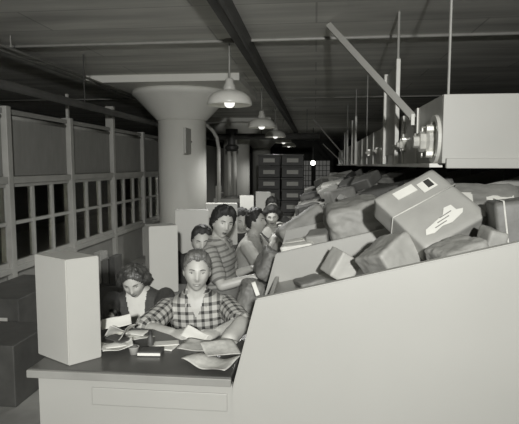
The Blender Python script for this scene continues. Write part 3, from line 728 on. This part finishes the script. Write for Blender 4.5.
# ------------------------------------------------------------------ people
def sstep(a, b, x):
    t = np.clip((x - a) / (b - a), 0, 1); return t * t * (3 - 2 * t)
def head_pts(d):
    """unit directions (n,3) -> head surface points; face looks to -Y, chin down"""
    dx, dy, dz = d[:, 0], d[:, 1], d[:, 2]
    lo = np.clip(-dz, 0, 1); fr = np.clip(-dy, 0, 1); bk = np.clip(dy, 0, 1)
    x = dx * .077 * (1 - .34 * lo ** 1.7); y = dy * .096; z = dz * .118
    y = np.where(dy > 0, y * (1.06 - .42 * lo ** 1.1), y * (1 - .10 * lo))
    y = np.where(dy < 0, -np.abs(y) ** .9 * .096 ** .1, y)
    f = sstep(.15, .5, fr); ax = np.abs(x)
    G_ = lambda c, s, v: np.exp(-((v - c) / s) ** 2)
    y -= f * (.024 * G_(0, .012, x) * G_(-.024, .015, z) + .010 * G_(0, .010, x) * G_(.0, .022, z))
    y += f * .012 * G_(.031, .016, ax) * G_(.010, .012, z)
    y -= f * .005 * G_(.028, .024, ax) * G_(.034, .009, z)
    y -= f * .006 * G_(0, .020, x) * G_(-.060, .012, z)
    y += f * .004 * G_(0, .022, x) * G_(-.078, .007, z)
    y -= f * .009 * G_(0, .022, x) * G_(-.100, .014, z)
    y -= f * .005 * G_(.046, .018, ax) * G_(-.022, .022, z)
    return np.stack([x, y, z], 1)
def sph(nu, nv):
    th = np.linspace(0, math.pi, nv + 1); ph = np.linspace(0, 2 * math.pi, nu, endpoint=False)
    d = [(0, 0, 1)] + [(math.sin(t) * math.cos(p_), math.sin(t) * math.sin(p_), math.cos(t)) for t in th[1:-1] for p_ in ph] + [(0, 0, -1)]
    return np.array(d)
def sph_faces(bm, vs, nu, nv, keep=None):
    ok = lambda idx: keep is None or all(keep[i] for i in idx)
    def add(idx):
        if ok(idx): bm.faces.new([vs[i] for i in idx])
    for k in range(nu): add([0, 1 + k, 1 + (k + 1) % nu])
    for j in range(nv - 2):
        a = 1 + j * nu
        for k in range(nu): add([a + k, a + nu + k, a + nu + (k + 1) % nu, a + (k + 1) % nu])
    a = 1 + (nv - 2) * nu
    for k in range(nu): add([a + (k + 1) % nu, a + k, len(vs) - 1])
NU, NV = 56, 44
SD = sph(NU, NV); SP = head_pts(SD)
def face_y(x, z):
    m = SD[:, 1] < -.1; q = SP[m]; k = np.argmin((q[:, 0] - x) ** 2 + (q[:, 2] - z) ** 2); return q[k, 1]
HL = {'bob': ([0, .4, .8, 1.1, 1.4, 1.7, 2.1, 3.2], [.64, .58, .30, -.05, -.34, -.52, -.68, -.72]),
  # hairline height (unit dz) by angle from the front
    'man': ([0, .5, .8, 1.1, 1.3, 1.55, 1.75, 2.1, 3.2], [.66, .68, .50, .30, -.10, .10, -.25, -.55, -.62]),
    'woman': ([0, .5, .85, 1.15, 1.4, 1.7, 2.1, 3.2], [.62, .56, .36, .10, -.15, -.40, -.62, -.72])}
def make_hair(parent, Mh, style, m, thick, wave, seed, fl=None):
    az = np.arctan2(np.abs(SD[:, 0]), -SD[:, 1]); kx, ky = HL[style]
    line = np.interp(az, kx, ky); dz = SD[:, 2]
    cov = sstep(-.02, .30, dz - line) ** .8
    top = sstep(.1, .9, dz)
    nrm = SD / np.array([.077, .096, .118]); nrm /= np.linalg.norm(nrm, axis=1)[:, None]
    t = np.zeros(len(SD))
    for i, d in enumerate(SD):
        q = Vector(d)
        nz = noise.noise(q * wave[0] + Vector((seed, 0, 0))) + .5 * noise.noise(q * wave[0] * 2.1 + Vector((0, seed, 0)))
        t[i] = nz
    th = thick[0] * (1 - top) + thick[1] * top
    if fl is not None: th = th + fl(SD)
    th = th * (1 + wave[1] * t); th = th * (1 - .6 * sstep(.2, .9, -SD[:, 1]) * (1 - sstep(.5, .9, dz)) )
    P = SP + nrm * (np.where(cov > 0, th * cov + .002, 0) - .005 * (cov < .02))[:, None]
    bm = bmesh.new(); vs = [bm.verts.new(p_) for p_ in P]; sph_faces(bm, vs, NU, NV, cov > .001)
    bmesh.ops.delete(bm, geom=[v for v in bm.verts if not v.link_faces], context='VERTS')
    bmesh.ops.transform(bm, matrix=Mh, verts=bm.verts)
    return build('hair', bm, m, parent, True)
def ring_loft(bm, secs, n=20):
    """sections: centre, x-axis vector (scaled), y-axis vector (scaled)"""
    rings = []
    for c, ax, ay in secs:
        rings.append([bm.verts.new(c + ax * (abs(math.cos(a)) ** .85 * math.copysign(1, math.cos(a))) + ay * (abs(math.sin(a)) ** .85 * math.copysign(1, math.sin(a)))) for a in [2 * math.pi * k / n for k in range(n)]])
    for a, b in zip(rings, rings[1:]):
        for k in range(n): bm.faces.new([a[k], a[(k + 1) % n], b[(k + 1) % n], b[k]])
    bm.faces.new(rings[0][::-1]); bm.faces.new(rings[-1])
def limb(bm, pts, rad, n=12):
    """rounded tapered chain"""
    P = [Vector(p_) for p_ in pts]; out = []; rr = []
    for i in range(len(P) - 1):
        m_ = 5
        for k in range(m_):
            t = k / m_; out.append(P[i].lerp(P[i + 1], t)); rr.append(rad[i] * (1 - t) + rad[i + 1] * t)
    out.append(P[-1]); rr.append(rad[-1])
    # soften the corner
    for _ in range(1):
        o2 = out[:]
        for i in range(1, len(out) - 1): o2[i] = (out[i - 1] + out[i] * 2 + out[i + 1]) / 4
        out = o2
    d0 = (out[0] - out[1]).normalized(); d1 = (out[-1] - out[-2]).normalized()
    out = [out[0] + d0 * rr[0] * .8, out[0] + d0 * rr[0] * .5] + out + [out[-1] + d1 * rr[-1] * .5, out[-1] + d1 * rr[-1] * .8]
    rr = [rr[0] * .45, rr[0] * .82] + rr + [rr[-1] * .82, rr[-1] * .45]
    tube(bm, out, rr, n)
def remesh(bm, vox, sm=2):
    bmesh.ops.recalc_face_normals(bm, faces=bm.faces)
    me = bpy.data.meshes.new('tmp'); bm.to_mesh(me); bm.free()
    o = bpy.data.objects.new('tmp', me); col.objects.link(o)
    md = o.modifiers.new('r', 'REMESH'); md.mode = 'VOXEL'; md.voxel_size = vox
    dg = bpy.context.evaluated_depsgraph_get(); dg.update()
    m2 = bpy.data.meshes.new_from_object(o.evaluated_get(dg))
    bpy.data.objects.remove(o); bpy.data.meshes.remove(me)
    b = bmesh.new(); b.from_mesh(m2); bpy.data.meshes.remove(m2)
    for _ in range(sm): bmesh.ops.smooth_vert(b, verts=b.verts, factor=.5, use_axis_x=True, use_axis_y=True, use_axis_z=True)
    return b
def ik(S, W, l1, l2, hint):
    S, W = Vector(S), Vector(W); d = W - S; L_ = min(d.length, (l1 + l2) * .985); u_ = d.normalized(); W = S + u_ * L_
    a = (l1 * l1 - l2 * l2 + L_ * L_) / (2 * L_); h = math.sqrt(max(l1 * l1 - a * a, 0))
    hv = Vector(hint); hv = (hv - u_ * hv.dot(u_)).normalized()
    return S + u_ * a + hv * h, W
def hand(bm, W, dr, nrm, side, curl=.5, s=1.0):
    """palm + five fingers; dr = pointing direction, nrm = back-of-hand direction, side = +1 thumb towards (dr x nrm)"""
    dr = dr.normalized(); nrm = (nrm - dr * nrm.dot(dr)).normalized(); sd = dr.cross(nrm) * side
    ring_loft(bm, [(W - dr * .015 * s, sd * .024 * s, nrm * .018 * s), (W + dr * .02 * s, sd * .034 * s, nrm * .016 * s), (W + dr * .06 * s, sd * .041 * s, nrm * .015 * s), (W + dr * .085 * s, sd * .038 * s, nrm * .012 * s)], 14)
    for k, (off, ln) in enumerate(((.030, .070), (.010, .079), (-.011, .073), (-.031, .058))):
        p_ = W + dr * .078 * s + sd * off * s; pts = [p_ - dr * .02 * s, p_]; a = R(12 + 12 * curl); d = dr
        for j, fr_ in enumerate((.45, .32, .23)):
            a_ = R(14 + 42 * curl) * (j + .6)
            d = dr * math.cos(a_) - nrm * math.sin(a_) + sd * (.06 * (1.5 - k))
            p_ = p_ + d.normalized() * ln * fr_ * s; pts.append(p_)
        limb(bm, pts, [.0095 * s, .0095 * s, .0088 * s, .008 * s, .007 * s], 8)
    p_ = W + dr * .022 * s + sd * .026 * s; q_ = p_ + (dr * .6 + sd * .75 - nrm * .25).normalized() * .035 * s; r__ = q_ + (dr * .9 + sd * .25 - nrm * .4).normalized() * .030 * s
    limb(bm, [p_, q_, r__, r__ + (dr - nrm * .5).normalized() * .022 * s], [.013 * s, .0115 * s, .0095 * s, .008 * s], 8)
def person(label, pel, head, fa, hyaw, hpitch, hroll, hands, wear, hair, vox=.006, skin='skin', sh=.185, s=1.0, female=False, lips='lips', mouth=.021, loose=1.0, rise=0, teeth=False, droop=0):
    pel = Vector(pel); head = Vector(head); fa = R(fa)
    fwd = Vector((math.sin(fa), -math.cos(fa), 0)); rgt = fwd.cross(Vector((0, 0, 1)))
    root = empty('person', (pel.x, pel.y, 0), label, 'person', 'postal workers at the sorting tables'); O = Vector((pel.x, pel.y, 0))
    pel = pel - O; head = head - O
    Mh = Matrix.Translation(head) @ Matrix.Rotation(R(hyaw), 4, 'Z') @ Matrix.Rotation(R(hpitch), 4, 'X') @ Matrix.Rotation(R(hroll), 4, 'Y') @ Matrix.Scale(s, 4)
    up = Vector((0, 0, 1)); hz = (Mh.to_3x3() @ Vector((0, 0, 1))).normalized(); hyb = (Mh.to_3x3() @ Vector((0, 1, 0))).normalized()
    nb = head - hz * .095 * s - up * .038 * s + hyb * .03 * s - fwd * .01 * s
    nb.z += rise; pel.z = nb.z - .50 * s; root['seat'] = pel.z   # neck base
    sp_ = (nb - pel); ln = sp_.length; su = sp_.normalized(); tf = (fwd - su * fwd.dot(su)).normalized()
    tr = tf.cross(su).normalized()
    if tr.dot(rgt) < 0: tr = -tr
    def spine(t): return pel + sp_ * t - tf * (.035 * math.sin(math.pi * t))
    w_ = .94 if female else 1.0
    prof = [(-.16, .10, .09), (-.08, .165, .115), (.08, .178, .125), (.3, .148 * w_, .108), (.5, .152 * w_, .112), (.68, .172 * w_, .122 + (.016 if female else 0)), (.82, sh * .96, .105), (.895, sh * .80, .088), (.955, sh * .52, .074), (1.0, .075, .066), (1.05, .056, .056)]
    def torso(bm, g, lo=-1, hi=2):
        ring_loft(bm, [(spine(t), tr * (a * s + g), tf * (b * s + g)) for t, a, b in prof if lo <= t <= hi], 24)
    shc = spine(.86)
    # arms
    arms = []
    for sgn, (Wt, hint, curl, nr) in zip((1, -1), hands):
        S = shc + tr * sgn * (sh * s - .012) - up * (.005 + droop)
        E_, W_ = ik(S, Vector(Wt) - O, .285 * s, .255 * s, hint); arms.append((sgn, S, E_, W_, curl, Vector(nr)))
    bm = bmesh.new(); torso(bm, -.004)
    limb(bm, [nb - su * .05, nb + (head - nb) * .25, head - hz * .055 * s + hyb * .012], [.068 * s * w_, .060 * s * w_, .056 * s * w_])
    vs = [bm.verts.new(p_) for p_ in SP]; n0 = len(bm.faces); sph_faces(bm, vs, NU, NV); bmesh.ops.transform(bm, matrix=Mh, verts=vs)
    for sg in (-1, 1):
        ellipsoid(bm, Mh @ Vector((sg * .077, .006, -.002)), (.009 * s, .018 * s, .032 * s), 12, 8, Mh.to_3x3().normalized().to_4x4() @ Matrix.Rotation(R(18 * sg), 4, 'Z'))
    for sgn, S, E_, W_, curl, nr in arms:
        limb(bm, [S, E_], [.050 * s * w_, .040 * s * w_]); limb(bm, [E_, E_.lerp(W_, .3), W_], [.041 * s * w_, .041 * s * w_, .027 * s * w_])
        dr = (W_ - E_).normalized(); hand(bm, W_ + dr * .012, dr if curl >= 0 else (dr + Vector((0, 0, .2))), nr, -sgn if True else sgn, abs(curl), s * (.92 if female else 1.0))
    knees = []
    for sg in (-1, 1):
        h_ = pel + tr * sg * .09; kx = h_ + fwd * .40 + rgt * sg * .05; kx.z = pel.z - .02; ft = kx + fwd * .02; ft.z = .09; knees.append((h_, kx, ft))
        limb(bm, [h_, kx], [.075, .052]); limb(bm, [kx, kx.lerp(ft, .35), ft], [.052, .050, .034]); limb(bm, [ft, ft + fwd * .10 - up * .045], [.036, .03])
    body = build('body', remesh(bm, vox), M[skin], root, True)
    # lower clothes and shoes
    bm = bmesh.new()
    if female:
        ring_loft(bm, [(pel - fwd * .12 + up * .02, rgt * .19, up * .11), (pel + fwd * .1, rgt * .20, up * .105), (pel + fwd * .36 - up * .01, rgt * .19, up * .085), (pel + fwd * .47 - up * .10, rgt * .18, up * .06)], 20)
        ring_loft(bm, [(pel - up * .09, rgt * .195, fwd * .14), (pel + up * .06, rgt * .19, fwd * .138), (pel + up * .13, rgt * .17, fwd * .125)], 20)
        build('skirt', remesh(bm, .010, 3), M[wear.get('skirt', 'darkcloth')], root, True)
    else:
        for h_, kx, ft in knees: limb(bm, [h_, kx], [.092, .070]); limb(bm, [kx, ft + up * .0], [.068, .055])
        ring_loft(bm, [(pel - up * .10, rgt * .18, fwd * .13), (pel + up * .04, rgt * .19, fwd * .138), (pel + up * .11, rgt * .185, fwd * .130)], 20)
        build('trousers', remesh(bm, .010, 3), M['trouser'], root, True)
    for h_, kx, ft in knees:
        bm = bmesh.new(); a_ = ft - up * .05 - fwd * .05
        ring_loft(bm, [(a_ + up * .005, rgt * .030, up * .035), (a_ + fwd * .05, rgt * .040, up * .038), (a_ + fwd * .13 - up * .008, rgt * .046, up * .030), (a_ + fwd * .20 - up * .014, rgt * .036, up * .022)], 14)
        for v in bm.verts: v.co.z = max(v.co.z, .003)
        build('shoe', bm, M['shoe'], root, True)
    # upper garment
    segs = [('t', pel, nb)]
    for sgn, S, E_, W_, curl, nr in arms: segs += [('a', S, E_), ('a', E_, W_)]
    def garment(name, m, g, sleeve, cut=None, wr=.006, lo=-.1, hi=1.0, voxg=None):
        bm = bmesh.new(); torso(bm, g, lo, hi)
        for sgn, S, E_, W_, curl, nr in arms:
            r0 = (.056 + g * .9) * w_ * s
            if sleeve <= 1: limb(bm, [S, S.lerp(E_, sleeve)], [r0 + .004, r0 * 1.0 + .004])
            else: limb(bm, [S, E_, E_.lerp(W_, sleeve - 1)], [r0 + .004, r0 * .92, r0 * .80])
        b = remesh(bm, voxg or max(vox, .007), 3); b.normal_update()
        if wr:
            for v in b.verts:
                q = v.co * 13 + Vector((label.__len__(), 0, 0)); n1 = noise.noise(Vector((q.x, q.y, q.z * .7))); n2 = 1 - abs(noise.noise(q * .75 + Vector((5, 2, 9))))
                v.co += v.normal * wr * loose * (n1 * .7 + n2 * .9 - .6)
        if cut is not None:
            kill = [v for v in b.verts if cut(v.co)]
            bmesh.ops.delete(b, geom=kill, context='VERTS')
            bmesh.ops.smooth_vert(b, verts=[v for v in b.verts if v.is_boundary], factor=.5, use_axis_x=True, use_axis_y=True, use_axis_z=True)
        o = build(name, b, M[m], root, True)
        at = o.data.attributes.new('weave', 'FLOAT_VECTOR', 'POINT')
        co = np.empty(len(o.data.vertices) * 3, 'f'); o.data.vertices.foreach_get('co', co); co = co.reshape(-1, 3)
        best = np.full(len(co), 9.); uv = np.zeros((len(co), 3), 'f')
        for kind, A_, B_ in segs:
            A_ = np.array(A_); B_ = np.array(B_); d = B_ - A_; l_ = np.linalg.norm(d); d /= l_
            t = np.clip((co - A_) @ d, 0, l_); c_ = A_ + t[:, None] * d; rad = np.linalg.norm(co - c_, axis=1)
            e1 = np.array(tr) if kind == 't' else np.cross(d, np.array(fwd) * .8 + np.array((0, 0, .3))); e1 = e1 - d * (e1 @ d); e1 /= np.linalg.norm(e1); e2 = np.cross(d, e1)
            ang = np.arctan2((co - c_) @ e1, -((co - c_) @ e2) * (1 if kind != 't' else (1 if (e2 @ np.array(fwd)) < 0 else -1)))
            score = rad - (.085 if kind == 't' else .0); mk = score < best
            best = np.where(mk, score, best)
            uu = (co - c_) @ e1 if kind == 't' else ang * .062
            uv[mk] = np.stack([uu, (co - A_) @ d + (0 if kind == 't' else .017), rad], 1)[mk]
        at.data.foreach_set('vector', uv.ravel())
        return o
    fr_ = lambda c: (c - nb).dot(tf)
    across = lambda c: (c - nb).dot(tr)
    down = lambda c: (nb - c).dot(su)
    top = wear['top']
    if top == 'vneck':
        dp = wear.get('depth', .15)
        garment(wear.get('name', 'shirt'), wear['mat'], .012, wear['sleeve'], lambda c: fr_(c) > .0 and down(c) < dp and abs(across(c)) < .044 * (1 - down(c) / dp) + .002)
    elif top == 'crew':
        garment(wear.get('name', 'shirt'), wear['mat'], .012, wear['sleeve'])
    elif top == 'cardigan':
        garment('blouse', 'blouse', .008, 1.1, None, .003, hi=1.06)
        garment('cardigan', wear['mat'], .018, wear['sleeve'], lambda c: fr_(c) > -.02 and abs(across(c)) < .040 + .02 * max(0, 1 - down(c) / .12) , .004)
    # collar
    if wear.get('collar'):
        cm = M[wear.get('collarmat', wear['mat'])]
        for sg in (-1, 1):
            bm = bmesh.new()
            base = nb + su * .005
            def cp(a, rr, dz): return base + (tr * math.sin(a) * sg + tf * math.cos(a)) * rr + su * dz
            A1 = [cp(a, .064 * s, .022 if a > .9 else .0) for a in (3.14, 2.4, 1.7, 1.1, .75)]; A2 = [cp(a, .088 * s, -.012) for a in (3.14, 2.4, 1.7, 1.1)] + [cp(.55, .118 * s, -.075)]
            v1 = [bm.verts.new(p_) for p_ in A1]; v2 = [bm.verts.new(p_) for p_ in A2]
            fs = [bm.faces.new([v1[i], v1[i + 1], v2[i + 1], v2[i]]) for i in range(4)]
            bmesh.ops.recalc_face_normals(bm, faces=bm.faces)
            bmesh.ops.solidify(bm, geom=list(bm.faces), thickness=.004)
            o = build('collar', bm, cm, root, False)
            at = o.data.attributes.new('weave', 'FLOAT_VECTOR', 'POINT')
            at.data.foreach_set('vector', [c_ for v in o.data.vertices for c_ in (v.co.x, v.co.z, 0)])
    # face
    for sg in (-1, 1):
        ey_ = face_y(sg * .031, .008)
        c_ = Vector((sg * .031, ey_ + .009, .008)); bm = bmesh.new()
        ellipsoid(bm, (0, 0, 0), (.0155, .0125, .0085), 16, 10); o_ = bm
        bmesh.ops.transform(bm, matrix=Mh @ Matrix.Translation(c_), verts=bm.verts); eo = build('eye', bm, M['eye'], root, True)
        bm = bmesh.new(); ellipsoid(bm, (0, -.0095, .0005), (.0062, .0042, .0065), 12, 8); bmesh.ops.transform(bm, matrix=Mh @ Matrix.Translation(c_), verts=bm.verts); build('iris', bm, M['iris'], eo, True)
        bm = bmesh.new(); tube(bm, [Mh @ Vector((sg * (.0145 + .0085 * k), face_y(sg * (.0145 + .0085 * k), .030 + zz) - .0005, .030 + zz)) for k, zz in enumerate((-.002, .001, .003, .002, -.002))], [.002 * s, .0032 * s, .0032 * s, .0026 * s, .0012 * s], 8); build('eyebrow', bm, M[hair['mat']], root, True)
        bm = bmesh.new(); tube(bm, [Mh @ (c_ + Vector((x_, -.0125 + .35 * x_ * x_ / .0155, .0078 - 20 * x_ * x_))) for x_ in (-.015, -.008, 0, .008, .015)], .0017 * s, 6); build('eyelid', bm, M[hair['mat']], root, True)
    bm = bmesh.new()
    for dz_, rz_ in ((-.0575, .0032), (-.0665, .0042)):
        tube(bm, [Mh @ Vector((x_, face_y(x_, dz_) - .0002, dz_ + (15 * x_ * x_ if dz_ < -.06 else 4 * x_ * x_))) for x_ in np.linspace(-mouth, mouth, 7)], [.001 * s, rz_ * .8 * s, rz_ * s, rz_ * s, rz_ * s, rz_ * .8 * s, .001 * s], 8)
    lo_ = build('lips', bm, M[lips], root, True)
    if teeth:
        bm = bmesh.new(); tube(bm, [Mh @ Vector((x_, face_y(x_, -.062) - .0012, -.062 + 11 * x_ * x_)) for x_ in np.linspace(-.018, .018, 7)], [.001 * s] + [.0034 * s] * 5 + [.001 * s], 8); build('teeth', bm, M['paper'], lo_, True)
    make_hair(root, Mh, hair['style'], M[hair['mat']], hair['thick'], hair['wave'], len(label) * .37, hair.get('fl'))
    return root
def stool(x, y, label):
    who = [o for o in bpy.data.objects if o.name.startswith('person')][-1]; hs = who['seat'] - .14; del who['seat']
    e = empty('stool', (x, y, 0), label, 'stool', 'wooden stools under the workers')
    build('seat', L([(0, 0), (.15, 0), (.16, .01), (.16, .03), (.15, .038), (0, .038)], 24, (0, 0, hs)), M['chair'], e)
    for k in range(4):
        a = R(45 + 90 * k); build('leg', T([(math.cos(a) * .17, math.sin(a) * .17, 0), (math.cos(a) * .11, math.sin(a) * .11, hs)], .016, 8), M['chair'], e, True)
def HP(u_, v_, Y): return PY(u_, v_, Y)
up_ = (0, 0, 1)
SEAT = .50
# 1 the man in the checked shirt
h1 = HP(197, 271.5, 2.76); p1 = Vector((h1.x + .0, 2.83, SEAT))
person('young man in a checked open collar shirt, smiling at the camera and holding a letter', p1, h1, 9, 14, 3, 3,
       [(PY(173, 333, 2.40), (-1, .0, -.25), .5, (-.2, -.3, 1)), (PY(217, 332, 2.40), (1, .0, -.25), .5, (.2, -.3, 1))],
       dict(top='vneck', mat='plaid', sleeve=1.0, depth=.12, collar=True), dict(style='man', mat='hair_fair', thick=(.008, .022), wave=(4, .35), fl=lambda d: .008 * sstep(.3, .9, d[:, 2]) * sstep(-.2, .6, -d[:, 1])), vox=.0055, sh=.19, s=.92, droop=.028, mouth=.026, teeth=True)
stool(p1.x, p1.y, 'wooden stool under the man in the checked shirt')
# 2 the woman in the cardigan
h2 = HP(134, 281.5, 2.98); p2 = Vector((h2.x + .02, 3.10, SEAT - .03))
person('woman in dark cardigan and white blouse looking down at a letter', p2, h2, 8, 8, 25, -6,
       [(PY(111, 327, 2.46), (-.7, .0, -.6), .5, (-.2, -.3, 1)), (PY(145, 327, 2.46), (.4, .5, -.8), .45, (.3, -.2, 1))],
       dict(top='cardigan', mat='cardigan', sleeve=1.9, collar=False), dict(style='bob', mat='hair_brown', thick=(.036, .016), wave=(6, .75), fl=lambda d: -.010 * np.exp(-((d[:, 0] - .12) / .07) ** 2) * sstep(.2, .6, d[:, 2])), vox=.0055, sh=.205, s=.87, female=True, rise=.03, lips='lips_red')
stool(p2.x, p2.y, 'wooden stool under the woman in the dark cardigan')
# 3 the woman in the striped blouse
h3 = HP(222.5, 223, 3.72); p3 = Vector((h3.x + .02, 3.78, SEAT))
person('dark haired woman in a striped short sleeved blouse turning to the camera', p3, h3, 78, 31, 8, 10,
       [(HP(255, 277, 3.52), (-.4, -.5, -.8), .4, (-.3, -.4, 1)), (HP(252, 268, 3.80), (-.4, .5, -.8), .4, (-.2, .3, 1))],
       dict(top='vneck', mat='stripe', sleeve=.72, depth=.09, collar=True, name='blouse', skirt='stripe'), dict(style='woman', mat='hair_dark', thick=(.019, .028), wave=(6, .5), fl=lambda d: .012 * sstep(.2, .8, d[:, 2]) * sstep(.0, .7, -d[:, 1])), vox=.006, sh=.165, s=.96, female=True, lips='lips_red', mouth=.019)
stool(p3.x, p3.y, 'wooden stool under the woman in the striped blouse')
# 4 the man bent low in the dark jacket
h4 = HP(202, 242, 3.98); p4 = Vector((h4.x - .07, 4.02 + .13, SEAT - .03))
p4.y = 4.0
person('man in a dark jacket bent low behind the man in the checked shirt', p4, h4, 10, 14, 6, 0,
       [(p4 + Vector((-.22, -.32, .30)), (-.8, .2, -.5), .4, up_), (p4 + Vector((.16, -.34, .30)), (.8, .2, -.5), .4, up_)],
       dict(top='crew', mat='darkcloth', sleeve=1.9, name='jacket'), dict(style='man', mat='hair_dark', thick=(.010, .024), wave=(4, .3)), vox=.008, sh=.22, rise=.04)
stool(p4.x, p4.y, 'wooden stool under the man in the dark jacket')
# 5 the man in profile
h5 = HP(256, 222, 5.05); p5 = Vector((h5.x - .06, 5.10, SEAT))
person('man in a pale short sleeved shirt, in profile, reaching toward the long parcel', p5, h5, 82, 74, -6, 0,
       [(HP(271, 245, 4.86), (-.3, -.5, -.8), .4, (-.2, -.5, 1)), (HP(276, 240, 5.2), (-.2, .5, -.8), .4, (0, .3, 1))],
       dict(top='vneck', mat='paleshirt', sleeve=.95, depth=.08, collar=True), dict(style='man', mat='hair_dark', thick=(.009, .028), wave=(5, .4)), vox=.008, skin='skin_tan', sh=.20)
stool(p5.x, p5.y, 'wooden stool under the man in profile')
# 6 dark haired worker behind
h6 = HP(241.5, 221, 5.42); p6 = Vector((h6.x, 5.55, SEAT - .02))
person('dark haired worker in dark clothes between the striped woman and the man in profile', p6, h6, 20, 20, 12, 0,
       [(p6 + Vector((-.2, -.34, .30)), (-.8, .2, -.5), .4, up_), (p6 + Vector((.2, -.32, .30)), (.8, .2, -.5), .4, up_)],
       dict(top='crew', mat='darkcloth', sleeve=1.9, name='jacket'), dict(style='man', mat='hair_dark', thick=(.012, .030), wave=(5, .4)), vox=.009, skin='skin_tan', sh=.19)
stool(p6.x, p6.y, 'wooden stool under the dark clothed worker in the middle')
# 7 woman with long dark hair
h7 = HP(272, 216.5, 6.1); p7 = Vector((h7.x - .02, 6.2, SEAT))
person('woman with shoulder length dark hair and pale blouse beside the long parcel', p7, h7, 20, 6, 14, 0,
       [(p7 + Vector((-.18, -.32, .32)), (-.8, .2, -.5), .4, up_), (p7 + Vector((.22, -.30, .36)), (.8, .2, -.5), .4, up_)],
       dict(top='crew', mat='paleshirt', sleeve=1.5, name='blouse'), dict(style='woman', mat='hair_dark', thick=(.050, .030), wave=(4, .3)), vox=.009, sh=.17, female=True, lips='lips_red')
stool(p7.x, p7.y, 'wooden stool under the woman with shoulder length hair')
# 8 head behind her
h8 = HP(272, 207, 6.85); p8 = Vector((h8.x - .02, 6.95, SEAT + .02))
person('dark haired worker farthest back, head just above the long haired woman', p8, h8, 10, 10, 16, 0,
       [(p8 + Vector((-.2, -.32, .30)), (-.8, .2, -.5), .4, up_), (p8 + Vector((.2, -.32, .30)), (.8, .2, -.5), .4, up_)],
       dict(top='crew', mat='darkcloth', sleeve=1.9, name='jacket'), dict(style='man', mat='hair_dark', thick=(.012, .028), wave=(5, .4)), vox=.010, skin='skin_tan', sh=.19)
stool(p8.x, p8.y, 'wooden stool under the worker farthest back')
# letters in the hands
a = PY(195, 337, 2.30)
sheet('held_letter', 'letter', 'white letter held open by the man in the checked shirt', a, (.12, .065), R(-20), 'paper', .03, None, rot=(R(28), R(12)), seed=21)
a = PY(117, 325, 2.32)
sheet('held_letter', 'letter', 'white letter held by the woman in the cardigan', a, (.14, .06), R(20), 'paper', .03, None, rot=(R(30), R(-8)), seed=25)
# wrist watch on the man in profile


# ------------------------------------------------------------------ lights
def spot(loc, target, energy, size, blend, soft, name):
    ld = bpy.data.lights.new(name, 'SPOT'); ld.energy = energy; ld.spot_size = R(size); ld.spot_blend = blend; ld.shadow_soft_size = soft; ld.color = (1, .995, .97)
    o = bpy.data.objects.new(name, ld); col.objects.link(o); o.location = loc
    o.rotation_euler = (Vector(target) - Vector(loc)).to_track_quat('-Z', 'Y').to_euler()
spot((.35, -1.9, 2.2), (-.75, 4.5, 2.1), 1080, 96, 1.0, .07, 'flash_gun')
w = bpy.data.worlds.new('World'); bpy.context.scene.world = w; w.use_nodes = True
w.node_tree.nodes['Background'].inputs[0].default_value = (1, .985, .93, 1); w.node_tree.nodes['Background'].inputs[1].default_value = .0

# ------------------------------------------------------------------ camera
cd = bpy.data.cameras.new('Camera'); co = bpy.data.objects.new('Camera', cd); col.objects.link(co)
cd.sensor_fit = 'HORIZONTAL'; cd.sensor_width = 36; cd.lens = 36 * F / 519; cd.clip_start = .05; cd.clip_end = 100
mw = Matrix((Vector(cr), Vector(cu), Vector(-cf))).transposed().to_4x4(); mw.translation = Vector(CAM); co.matrix_world = mw
sc = bpy.context.scene; sc.camera = co
sc.view_settings.view_transform = 'Standard'; sc.view_settings.look = 'None'; sc.view_settings.gamma = 1; sc.view_settings.exposure = 0.0
sc.view_settings.use_curve_mapping = False
